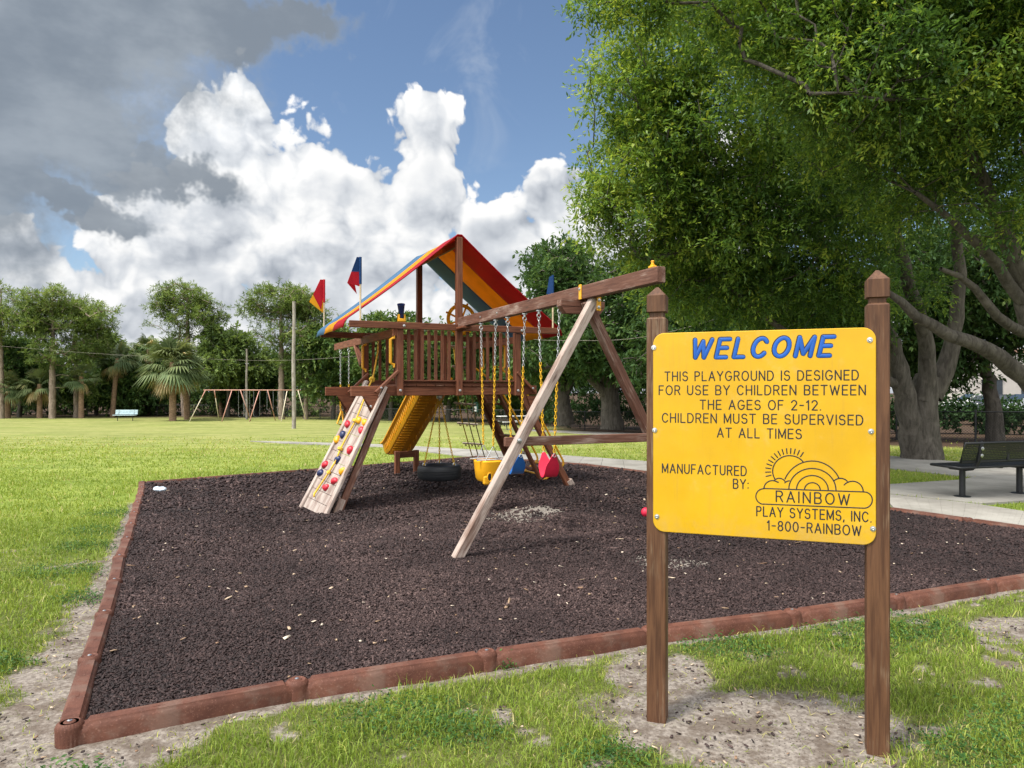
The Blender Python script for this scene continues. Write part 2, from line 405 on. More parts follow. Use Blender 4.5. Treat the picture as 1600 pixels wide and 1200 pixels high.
def tint_mat(name, stops, trans=0.35, rough=0.5, gloss=0.25, pos_scale=0.0, pos_amt=0.0):
    """foliage: colour from the per-leaf 'tint' value, some light passing through"""
    m = bpy.data.materials.new(name); m.use_nodes = True; t = NT(m.node_tree); t.n.clear()
    a = attr(t, 'tint')
    if pos_scale:
        a = t.m('ADD', a, t.m('MULTIPLY', t.m('SUBTRACT', t.noise(world_pos(t), pos_scale, 4, 0.6), 0.5), pos_amt))
    c = t.ramp(a, stops)
    p = t.new('ShaderNodeBsdfPrincipled'); t.put(p.inputs['Base Color'], c); p.inputs['Roughness'].default_value = rough
    p.inputs['Specular IOR Level'].default_value = gloss
    tr = t.new('ShaderNodeBsdfTranslucent'); t.put(tr.inputs[0], t.mix(0.5, c, t.mix(1.0, c, (1.5, 1.35, 0.5), 'MULTIPLY')))
    mx = t.new('ShaderNodeMixShader'); mx.inputs[0].default_value = trans
    t.l.new(p.outputs[0], mx.inputs[1]); t.l.new(tr.outputs[0], mx.inputs[2])
    o = t.new('ShaderNodeOutputMaterial'); t.l.new(mx.outputs[0], o.inputs[0])
    return m

RED_WOOD = wood_mat('redwood_stain', (0.096, 0.030, 0.014), (0.205, 0.074, 0.036), (0.32, 0.19, 0.125), 0.22)
BEAM_WOOD = wood_mat('redwood_worn', (0.100, 0.040, 0.025), (0.185, 0.085, 0.056), (0.36, 0.26, 0.21), 0.40)
OLD_WOOD = wood_mat('weathered_timber', (0.14, 0.078, 0.056), (0.28, 0.190, 0.150), (0.48, 0.39, 0.335), 0.62, 0.8)
WALL_WOOD = wood_mat('weathered_plank', (0.17, 0.110, 0.085), (0.29, 0.220, 0.190), (0.44, 0.375, 0.33), 0.62, 0.8)
SIGN_WOOD = wood_mat('sign_post_wood', (0.070, 0.030, 0.015), (0.150, 0.070, 0.034), (0.24, 0.165, 0.105), 0.30, 0.6)
POLE_WOOD = wood_mat('pole_wood', (0.13, 0.11, 0.09), (0.22, 0.19, 0.16), (0.30, 0.275, 0.24), 0.55, 0.9)
ROPE_WOOD = wood_mat('rung_wood', (0.22, 0.17, 0.12), (0.40, 0.32, 0.24), (0.5, 0.44, 0.36), 0.5, 0.9)
YELLOW = plain_mat('yellow_plastic', (0.72, 0.35, 0.010), 0.38, 0.10, 5)
SLIDE = plain_mat('slide_plastic', (0.72, 0.31, 0.008), 0.35, 0.12, 3)
SIGN_YEL = plain_mat('sign_yellow', (0.655, 0.345, 0.006), 0.42, 0.05, 2.2, dirt=((0.50, 0.28, 0.025), 0.35))
RED = plain_mat('red_plastic', (0.50, 0.018, 0.035), 0.42, 0.15, 8)
BELT_RED = plain_mat('red_rubber', (0.66, 0.020, 0.060), 0.5, 0.12, 8)
BELT_BLUE = plain_mat('blue_rubber', (0.014, 0.105, 0.34), 0.5, 0.12, 8)
NAVY = plain_mat('navy_plastic', (0.012, 0.022, 0.085), 0.4, 0.2, 8)
INK = plain_mat('dark_engraving', (0.014, 0.014, 0.020), 0.7, 0.2, 12)
BLUE_INK = plain_mat('blue_engraving', (0.004, 0.078, 0.36), 0.5, 0.15, 9)
STEEL = plain_mat('galvanised_steel', (0.55, 0.56, 0.56), 0.35, 0.2, 14, metal=0.9)
YCHAIN = plain_mat('coated_chain', (0.70, 0.40, 0.012), 0.4, 0.12, 20)
ROPE_Y = plain_mat('yellow_rope', (0.70, 0.45, 0.05), 0.85, 0.25, 40, bumpk=0.6)
ROPE_T = plain_mat('tan_rope', (0.33, 0.26, 0.10), 0.85, 0.25, 40, bumpk=0.6)
TYRE = plain_mat('tyre_rubber', (0.012, 0.013, 0.015), 0.55, 0.25, 10, bumpk=0.2)
BLACK = plain_mat('black_coated_steel', (0.010, 0.011, 0.013), 0.45, 0.2, 12)
def cloth_mat(name, col, tr=.5):
    m, t, p = base_mat(name, .62, .3); c = obj_co(t); n = t.noise(c, 3.0, 4, .6)
    cc = t.mix(t.mr(n, .3, .7), tuple(q * .9 for q in col), tuple(min(1, q * 1.08) for q in col)); t.put(p.inputs['Base Color'], cc)
    b = t.new('ShaderNodeBsdfTranslucent'); t.put(b.inputs[0], cc); mx = t.new('ShaderNodeMixShader'); mx.inputs[0].default_value = tr
    out = [q for q in t.n if q.type == 'OUTPUT_MATERIAL'][0]; t.l.new(p.outputs[0], mx.inputs[1]); t.l.new(b.outputs[0], mx.inputs[2]); t.l.new(mx.outputs[0], out.inputs[0])
    return m
T_RED = cloth_mat('tarp_red', (0.46, 0.012, 0.024))
T_YEL = cloth_mat('tarp_yellow', (0.76, 0.36, 0.012))
T_BLU = cloth_mat('tarp_blue', (0.060, 0.150, 0.270), .3)
THIN_YEL = cloth_mat('thin_yellow_plastic', (0.85, 0.50, 0.02), .5)
F_YEL = cloth_mat('flag_yellow', (0.82, 0.46, 0.02))
F_RED = cloth_mat('flag_red', (0.60, 0.02, 0.04))
F_BLU = cloth_mat('flag_blue', (0.02, 0.08, 0.24))
DOWEL = plain_mat('pale_dowel', (0.55, 0.44, 0.28), 0.6, 0.15, 12)
def sign_mat():
    m, t, p = base_mat('sign_yellow', 0.40, 0.45)
    c = obj_co(t); n = t.noise(c, 2.4, 5, .6); st = t.noise(t.vm('MULTIPLY', c, (34.0, 1.0, 1.6)), 1.0, 5, .65); dust = t.noise(c, 9.0, 7, .7); sp = t.noise(c, 160.0, 3, .6)
    col = t.mix(t.mr(n, .3, .7), (.520, .292, .003), (.600, .350, .005))
    col = t.mix(t.m('MULTIPLY', t.mr(st, .52, .72), .22), col, (.40, .235, .04))
    col = t.mix(t.m('MULTIPLY', t.mr(dust, .54, .70), .20), col, (.62, .44, .14))
    col = t.mix(t.m('MULTIPLY', t.mr(sp, .66, .76), .35), col, (.30, .19, .05))
    z = t.sep(c)[2]; col = t.mix(t.m('MULTIPLY', t.mr(z, 1.02, .89), t.mr(dust, .35, .65, 0.0, .35)), col, (.34, .23, .09))
    t.put(p.inputs['Base Color'], col); t.put(p.inputs['Roughness'], t.mr(dust, .3, .7, .30, .55)); bump(t, p, dust, .06, .003)
    return m
SIGN_YEL = sign_mat()
def timber_mat():
    m, t, p = base_mat('recycled_border', 0.72, 0.3)
    c = obj_co(t); n = t.noise(c, 9, 6, 0.65); f = t.noise(c, 130, 3, 0.6); r = obj_rand(t)
    col = t.mix(t.mr(n, 0.3, 0.72), (0.074, 0.026, 0.016), (0.130, 0.050, 0.031))
    col = t.mix(t.m('MULTIPLY', t.mr(f, 0.55, 0.75), 0.45), col, (0.30, 0.15, 0.11))
    col = t.mix(t.m('MULTIPLY', t.mr(t.noise(c, 4.0, 6, 0.68), 0.52, 0.68), 0.35), col, (0.19, 0.14, 0.11))
    dv = t.m('ADD', 0.85, t.m('MULTIPLY', r, 0.3)); col = t.mix(1.0, col, t.xyz(dv, dv, dv), 'MULTIPLY')
    t.put(p.inputs['Base Color'], col); bump(t, p, t.m('ADD', n, t.m('MULTIPLY', f, 0.5)), 0.4, 0.004)
    return m
BORDER = timber_mat()
def bark_mat(name, a, b, sx=6.0, sz=1.2):
    m, t, p = base_mat(name, 0.9, 0.2)
    c = obj_co(t); n = t.noise(t.vm('MULTIPLY', c, (sx, sx, sz)), 2.0, 6, 0.65, dist=0.5); l = t.noise(c, 3.5, 5, 0.65)
    col = t.mix(t.mr(n, 0.3, 0.7), a, b); col = t.mix(t.m('MULTIPLY', t.mr(l, 0.5, 0.7), 0.45), col, tuple(min(1, q * 1.5) for q in b))
    t.put(p.inputs['Base Color'], col); bump(t, p, n, 0.8, 0.04)
    return m
OAK_BARK = bark_mat('grey_bark', (0.050, 0.043, 0.035), (0.120, 0.106, 0.088))
PINE_BARK = bark_mat('pine_bark', (0.14, 0.10, 0.075), (0.29, 0.235, 0.19))
PALM_BARK = bark_mat('palm_bark', (0.16, 0.10, 0.065), (0.30, 0.20, 0.13), 2.0, 8.0)
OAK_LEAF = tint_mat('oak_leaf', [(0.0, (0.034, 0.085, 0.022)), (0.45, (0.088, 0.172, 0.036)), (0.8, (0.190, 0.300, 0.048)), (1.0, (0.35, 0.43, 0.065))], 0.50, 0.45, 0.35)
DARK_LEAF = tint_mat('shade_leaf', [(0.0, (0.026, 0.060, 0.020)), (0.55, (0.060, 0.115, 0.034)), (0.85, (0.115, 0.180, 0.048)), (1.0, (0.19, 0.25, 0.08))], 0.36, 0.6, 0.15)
PINE_LEAF = tint_mat('pine_needle', [(0.0, (0.058, 0.098, 0.030)), (0.5, (0.125, 0.188, 0.052)), (0.85, (0.200, 0.275, 0.070)), (1.0, (0.27, 0.34, 0.10))], 0.38, 0.55, 0.25)
PALM_LEAF = tint_mat('palm_frond', [(0.0, (0.050, 0.088, 0.040)), (0.5, (0.115, 0.165, 0.070)), (0.8, (0.22, 0.255, 0.11)), (0.9, (0.40, 0.30, 0.14)), (1.0, (0.50, 0.38, 0.20))], 0.2, 0.5, 0.3)
GRASS = tint_mat('grass_blade', [(0.0, (0.085, 0.140, 0.022)), (0.45, (0.205, 0.285, 0.040)), (0.75, (0.310, 0.380, 0.070)), (0.9, (0.40, 0.41, 0.095)), (1.0, (0.48, 0.42, 0.20))], 0.35, 0.5, 0.2)
WEED = tint_mat('weed_leaf', [(0.0, (0.022, 0.065, 0.014)), (0.6, (0.050, 0.125, 0.026)), (1.0, (0.10, 0.19, 0.045))], 0.3, 0.5, 0.2)
CHIP = tint_mat('rubber_chip', [(0.0, (0.014, 0.009, 0.009)), (0.4, (0.031, 0.0185, 0.0175)), (0.8, (0.062, 0.038, 0.035)), (1.0, (0.12, 0.078, 0.070))], 0.0, 0.72, 0.3)
FLAKE = tint_mat('pale_wood_flake', [(0.0, (0.22, 0.13, 0.08)), (0.5, (0.45, 0.33, 0.22)), (1.0, (0.72, 0.62, 0.50))], 0.05, 0.7, 0.2)

def ground_mat():
    m, t, p = base_mat('lawn_and_soil', 0.95, 0.1)
    g = world_pos(t); b = attr(t, 'bare'); li = attr(t, 'litter')
    dry = t.mr(t.sep(g)[1], 9.0, 30.0)
    n1 = t.noise(g, 0.28, 5, 0.6); n2 = t.noise(g, 2.2, 6, 0.65); n3 = t.noise(g, 40.0, 4, 0.65)
    green = t.mix(t.mr(n2, 0.3, 0.7), (0.150, 0.195, 0.036), (0.250, 0.300, 0.064))
    straw = t.mix(t.mr(n2, 0.3, 0.7), (0.205, 0.218, 0.066), (0.300, 0.300, 0.110))
    lawn = t.mix(t.m('MULTIPLY', dry, t.mr(n1, 0.25, 0.55, 0.55, 1.0)), green, straw)
    lawn = t.mix(t.mr(t.noise(t.vm('MULTIPLY', g, (0.35, 1.0, 1.0)), 0.9, 6, 0.68), 0.40, 0.66), lawn, t.mix(1.0, lawn, (0.66, 0.74, 0.62), 'MULTIPLY'))
    lawn = t.mix(t.m('MULTIPLY', t.mr(t.noise(g, 4.5, 5, 0.7), 0.50, 0.70), 0.6), lawn, t.mix(1.0, lawn, (1.22, 1.05, 1.1), 'MULTIPLY'))
    lawn = t.mix(t.m('MULTIPLY', t.mr(n3, 0.5, 0.75), 0.35), lawn, (0.055, 0.085, 0.014))
    under = t.mix(t.mr(n2, 0.3, 0.7), (0.060, 0.072, 0.022), (0.125, 0.130, 0.044))
    lawn = t.mix(t.mr(t.sep(g)[1], 5.0, 11.0), under, lawn)
    sand = t.mix(t.mr(n3, 0.3, 0.7), (0.130, 0.109, 0.092), (0.280, 0.246, 0.213))
    sand = t.mix(t.m('MULTIPLY', t.mr(t.noise(g, 5.5, 6, 0.7), 0.44, 0.60), 0.75), sand, (0.095, 0.072, 0.055))
    spk = t.vor(g, 55.0)
    sand = t.mix(t.m('MULTIPLY', t.mr(spk, 0.26, 0.16), t.mr(n2, 0.35, 0.6)), sand, (0.035, 0.026, 0.022))
    leaf = t.mix(t.mr(n3, 0.3, 0.7), (0.036, 0.022, 0.014), (0.100, 0.066, 0.043))
    f = t.mr(t.m('ADD', b, t.m('ADD', t.m('MULTIPLY', t.m('SUBTRACT', n2, 0.5), 0.7), t.m('MULTIPLY', t.m('SUBTRACT', n3, 0.5), 0.6))), 0.22, 0.62)
    col = t.mix(f, lawn, sand); col = t.mix(li, col, leaf)
    t.put(p.inputs['Base Color'], col)
    bump(t, p, t.m('ADD', t.m('MULTIPLY', n3, 0.5), n2), 0.6, 0.03)
    return m
def mulch_mat():
    m, t, p = base_mat('rubber_mulch', 0.85, 0.2)
    g = world_pos(t); s = attr(t, 'sand')
    v = t.vor(g, 48.0, out='Color'); vd = t.vor(g, 48.0)
    c = t.ramp(t.sep(v)[0], [(0.0, (0.010, 0.007, 0.007)), (0.6, (0.028, 0.017, 0.0165)), (1.0, (0.058, 0.037, 0.035))])
    n = t.noise(g, 60, 4, 0.6)
    sandc = t.mix(t.mr(n, 0.3, 0.7), (0.17, 0.145, 0.125), (0.30, 0.27, 0.235))
    f = t.mr(t.m('ADD', s, t.m('MULTIPLY', t.m('SUBTRACT', t.noise(g, 14, 5, 0.7), 0.5), 1.3)), 0.5, 0.72)
    t.put(p.inputs['Base Color'], t.mix(f, c, sandc))
    bump(t, p, t.m('SUBTRACT', 1.0, vd), 1.0, 0.02)
    return m
def concrete_mat():
    m, t, p = base_mat('concrete', 0.88, 0.2)
    g = world_pos(t); n = t.noise(g, 1.1, 6, 0.65); f = t.noise(g, 45, 4, 0.6)
    col = t.mix(t.mr(n, 0.3, 0.7), (0.215, 0.202, 0.178), (0.335, 0.318, 0.285))
    col = t.mix(t.m('MULTIPLY', t.mr(f, 0.5, 0.72), 0.3), col, (0.20, 0.185, 0.16))
    t.put(p.inputs['Base Color'], col); bump(t, p, f, 0.25, 0.004)
    return m
GROUND = ground_mat(); MULCH = mulch_mat(); CONC = concrete_mat()

# ------------------------------------------------------------------ the ground
def lines(a, b, step, lo, hi):
    core = list(np.arange(a, b + 1e-6, step)); s = step; x = core[-1]; up = []
    while x < hi: s *= 1.18; x += s; up.append(x)
    s = step; x = core[0]; dn = []
    while x > lo: s *= 1.18; x -= s; dn.append(x)
    return np.array(dn[::-1] + core + up)
def build_ground():
    xs = lines(-6.4, 6.6, 0.055, -900, 900); ys = lines(1.5, 17.2, 0.055, -60, 1500)
    X, Y = np.meshgrid(xs, ys, indexing='ij')
    Z = ground_z(X, Y) + 0.035 * (fbm(X, Y, 0.9, 5) - 0.5) * smooth(60, 20, np.abs(Y)) * smooth(60, 20, np.abs(X)) + 0.014 * (fbm(X, Y, 6, 9) - 0.5)
    ins = inside(X, Y) & (edge_dist(X, Y) > 0.10)
    Z = np.where(ins, -0.30, Z)
    nx, ny = X.shape; I = np.arange(nx * ny).reshape(nx, ny)
    Q = np.stack([I[:-1, :-1], I[1:, :-1], I[1:, 1:], I[:-1, 1:]], -1).reshape(-1, 4)
    me = raw_mesh('ground', np.stack([X, Y, Z], -1), Q, attr={'bare': bare(X, Y), 'litter': litter_mask(X, Y)}, sm=True, mats=[GROUND])
    tag(link('ground', me), kind='structure')
    # mulch bed
    xs = np.arange(-6.2, 6.6, 0.06); ys = np.arange(3.0, 16.8, 0.06); X, Y = np.meshgrid(xs, ys, indexing='ij')
    I = np.arange(X.size).reshape(X.shape); Q = np.stack([I[:-1, :-1], I[1:, :-1], I[1:, 1:], I[:-1, 1:]], -1).reshape(-1, 4)
    ok = (inside(X, Y) | (edge_dist(X, Y) < .030)).ravel()
    Q = Q[ok[Q].all(1)]; used = np.unique(Q); rm = np.full(X.size, -1); rm[used] = np.arange(len(used))
    V = np.stack([X, Y, mulch_z(X, Y) + 0.012 * (fbm(X, Y, 9, 15) - .5)], -1).reshape(-1, 3)[used]
    me = raw_mesh('mulch_bed', V, rm[Q], attr={'sand': sand_patch(V[:, 0], V[:, 1])}, sm=True, mats=[MULCH])
    tag(link('mulch_bed', me), kind='structure')
def sand_patch(x, y):
    n = fbm(x, y, 2.0, 41, 4)
    a = smooth(1.1, 0.3, np.hypot((x - 0.15) / 0.85, (y - 8.95) / 0.75) + (n - .5) * 1.2)
    b = 0.75 * smooth(1.1, 0.3, np.hypot((x - 1.25) / 0.6, (y - 6.4) / 0.35) + (n - .5) * 1.4)
    return np.clip(np.maximum(a, b), 0, 1)
build_ground()

def slab(name, poly, z0, zt, mat, label=None, joints=()):
    """concrete laid on the ground following its fall, with a real edge"""
    m = MB(); n = len(poly)
    A = [(x, y, float(ground_z(x, y)) + z0) for x, y in poly]; B = [(x, y, float(ground_z(x, y)) + zt) for x, y in poly]
    m.loop_prism(A, B)
    return tag(m.build(name, mat), kind='structure')
def strip(name, left, right, zt, mat):
    m = MB(); n = len(left)
    def g(p, dz): return (p[0], p[1], float(ground_z(*p)) + dz)
    for i in range(n - 1):
        a, b, c, d = left[i], left[i + 1], right[i + 1], right[i]
        K = 8
        def lerp(p, q, s): return (p[0] + (q[0] - p[0]) * s, p[1] + (q[1] - p[1]) * s)
        for k in range(K):
            s0, s1 = (k + .006) / K, (k + .994) / K        # tooled joints between the bays
            P = [lerp(a, b, s0), lerp(a, b, s1), lerp(d, c, s1), lerp(d, c, s0)]
            m.loop_prism([g(q, -.10) for q in P], [g(q, zt) for q in P])
    return tag(m.build(name, mat), kind='structure')
strip('path', [(-8.6, 23.75), (-7.44, 23.35), (-3.83, 21.62), (-0.33, 18.83), (2.92, 16.07), (5.55, 10.92)],
      [(-8.4, 23.55), (-7.2, 22.45), (-3.7, 20.55), (-0.86, 16.95), (2.62, 13.52), (4.92, 9.32)], 0.030, CONC)
strip('path', [(5.56, 10.89), (6.35, 9.83), (6.56, 9.27), (7.6, 7.6)], [(4.94, 9.29), (5.42, 8.50), (5.65, 8.10), (6.8, 6.2)], 0.030, CONC)
strip('path', [(0.6, 41.5), (2.1, 37.4), (5.6, 31.6), (9.0, 17.6), (10.6, 14.6), (14, 11.5)], [(-0.4, 40.0), (1.4, 35.3), (4.6, 28.2), (7.45, 14.9), (8.3, 13.0), (12, 9.6)], 0.022, CONC)
slab('bench_pad', [(5.60, 10.92), (5.15, 11.8), (6.2, 11.93), (7.75, 12.55), (8.6, 13.2), (12.5, 12.8), (12.5, 10.6), (7.21, 10.16), (6.42, 9.88)], -.1, 0.035, CONC)

# ------------------------------------------------------------------ loose rubber chips, flakes, grass
def in_view(x, y, m=0.9):
    return (np.abs(x) < (0.708 + 0.02) * y + m)
def boxes(P, ax, ay, az, size):
    """many little blocks: centres P, unit axes, half sizes"""
    s = np.array([(-1, -1, -1), (1, -1, -1), (1, 1, -1), (-1, 1, -1), (-1, -1, 1), (1, -1, 1), (1, 1, 1), (-1, 1, 1)], float)
    V = P[:, None, :] + (s[None, :, 0, None] * ax[:, None, :] * size[:, None, 0:1] + s[None, :, 1, None] * ay[:, None, :] * size[:, None, 1:2] + s[None, :, 2, None] * az[:, None, :] * size[:, None, 2:3])
    return V
BOXF = np.array([(0, 3, 2, 1), (4, 5, 6, 7), (0, 1, 5, 4), (1, 2, 6, 5), (2, 3, 7, 6), (3, 0, 4, 7)])
def rand_frame(n, tilt, r):
    a = r.random(n) * 2 * np.pi; x = np.stack([np.cos(a), np.sin(a), r.normal(0, tilt, n)], 1); x /= np.linalg.norm(x, axis=1)[:, None]
    up = np.stack([r.normal(0, tilt, n), r.normal(0, tilt, n), np.ones(n)], 1)
    y = np.cross(up, x); y /= np.linalg.norm(y, axis=1)[:, None]; z = np.cross(x, y)
    return x, y, z
def build_chips():
    r = np.random.default_rng(2); Ps = []; S = []
    for (y0, y1, den, k) in ((2.9, 5.0, 6800, .58), (5.0, 6.6, 4200, .68), (6.6, 9.0, 2000, .92), (9.0, 11.5, 700, 1.35), (11.5, 17.0, 240, 1.8)):
        xa, xb = -6.2, 6.5; n = int((xb - xa) * (y1 - y0) * den)
        x = r.uniform(xa, xb, n); y = r.uniform(y0, y1, n)
        ok = inside(x, y) & (edge_dist(x, y) > 0.055) & in_view(x, y) & (r.random(n) > sand_patch(x, y) * 0.62)
        x, y = x[ok], y[ok]; Ps.append(np.stack([x, y, mulch_z(x, y) + r.uniform(0.0, 0.012, len(x)) * k], 1))
        S.append(np.stack([r.uniform(.008, .018, len(x)), r.uniform(.004, .009, len(x)), r.uniform(.003, .007, len(x))], 1) * k)
    P = np.concatenate(Ps); S = np.concatenate(S); n = len(P); big = r.random(n) < .09
    S[big] *= np.stack([r.uniform(1.5, 2.6, big.sum()), r.uniform(.8, 1.5, big.sum()), r.uniform(.8, 1.4, big.sum())], 1)
    x, y, z = rand_frame(n, 0.45, r); V = boxes(P, x, y, z, S); V += r.normal(0, 0.0012, V.shape)
    F = (np.arange(n)[:, None, None] * 8 + BOXF[None]).reshape(-1, 4)
    me = raw_mesh('rubber_mulch', V, F, attr={'tint': np.repeat(np.clip(r.beta(2.0, 3.0, n) + .85 * (fbm(P[:, 0], P[:, 1], .8, 71, 4) - .45) + .25 * (fbm(P[:, 0], P[:, 1], 4.0, 73, 3) - .5), 0, 1), 8)}, mats=[CHIP])
    tag(link('rubber_mulch', me), 'loose dark brown rubber mulch chips covering the play area', 'mulch', kind='stuff')
    # pale flakes and twigs lying about on the mulch and the sand
    n = 1000; x = r.uniform(-6, 6, n); y = 3.0 + 13.0 * r.random(n) ** 1.3
    ok = inside(x, y) & (edge_dist(x, y) > 0.08) & in_view(x, y); x, y = x[ok], y[ok]; n = len(x)
    big = r.random(n) ** 4
    S = np.stack([r.uniform(.006, .012, n) + big * .026, r.uniform(.003, .007, n) + big * .004, np.full(n, .002)], 1) * (0.7 + 0.045 * y)[:, None]
    P = np.stack([x, y, mulch_z(x, y) + 0.014], 1); ax, ay, az_ = rand_frame(n, .2, r); V1 = boxes(P, ax, ay, az_, S); V1 += r.normal(0, .0015, V1.shape)
    t1 = np.repeat(r.random(n), 8)
    # more of them spilled on the bare soil
    q = 9000; x = r.uniform(-5.6, 4.2, q); y = r.uniform(2.5, 10, q)
    ok = (~inside(x, y)) & (edge_dist(x, y) > .1) & in_view(x, y) & (bare(x, y) > .28 + .3 * r.random(q)); x, y = x[ok], y[ok]; q = len(x)
    S = np.stack([r.uniform(.005, .013, q), r.uniform(.002, .006, q), np.full(q, .002)], 1)
    P = np.stack([x, y, ground_z(x, y) + .012], 1); ax, ay, az_ = rand_frame(q, .25, r); V2 = boxes(P, ax, ay, az_, S)
    dark = r.random(q) < .75
    VV = np.concatenate([V1, V2[~dark]]); tt = np.concatenate([t1, np.repeat(r.random((~dark).sum()) * .8, 8)])
    F = (np.arange(len(VV))[:, None, None] * 8 + BOXF[None]).reshape(-1, 4)
    tag(link('wood_flakes', raw_mesh('wood_flakes', VV, F, attr={'tint': tt}, mats=[FLAKE])), 'pale wood flakes and dry leaf bits scattered over mulch and sand', 'litter', kind='stuff')
    V3 = V2[dark]; F = (np.arange(len(V3))[:, None, None] * 8 + BOXF[None]).reshape(-1, 4)
    tag(link('spilled_chips', raw_mesh('spilled_chips', V3, F, attr={'tint': np.repeat(r.random(len(V3)), 8)}, mats=[CHIP])), 'dark mulch crumbs spilled on bare sand outside the border', 'mulch', kind='stuff')
build_chips()

PATHS = [np.array([(-8.6, 23.75), (-7.44, 23.35), (-3.83, 21.62), (-0.33, 18.83), (2.92, 16.07), (5.55, 10.92), (6.35, 9.83), (6.56, 9.27), (7.6, 7.6), (6.8, 6.2), (6.3, 6.82), (4.77, 9.21), (2.5, 13.35), (1.5, 14.75), (-0.80, 16.55), (-3.7, 20.55), (-7.2, 22.45), (-8.4, 23.55)]),
         np.array([(0.6, 41.5), (2.1, 37.4), (5.6, 31.6), (9.0, 17.6), (10.6, 14.6), (14, 11.5), (12, 9.6), (8.3, 13.0), (7.45, 14.9), (4.6, 28.2), (1.4, 35.3), (-.4, 40)]),
         np.array([(5.60, 10.92), (5.15, 11.8), (6.2, 11.93), (7.75, 12.55), (8.6, 13.2), (12.5, 12.8), (12.5, 10.6), (7.21, 10.16), (6.42, 9.88)])]
def blades(P, h, w, lean, r):
    """P base points, h heights -> 5-vertex bent blades"""
    n = len(P); a = r.random(n) * 2 * np.pi; d = np.stack([np.cos(a), np.sin(a), np.zeros(n)], 1)
    b = r.random(n) * 2 * np.pi; s = np.stack([np.cos(b), np.sin(b), np.zeros(n)], 1) * (w / 2)[:, None]
    up = np.array([0, 0, 1.0]); ln = (lean * h)[:, None]
    mid = P + up * (h * .6)[:, None] + d * ln * .35; tip = P + up * (h * np.clip(1.02 - lean * .45, .3, 1.2))[:, None] + d * ln
    V = np.stack([P - s, P + s, mid + s * .75, mid - s * .75, tip], 1)
    return V
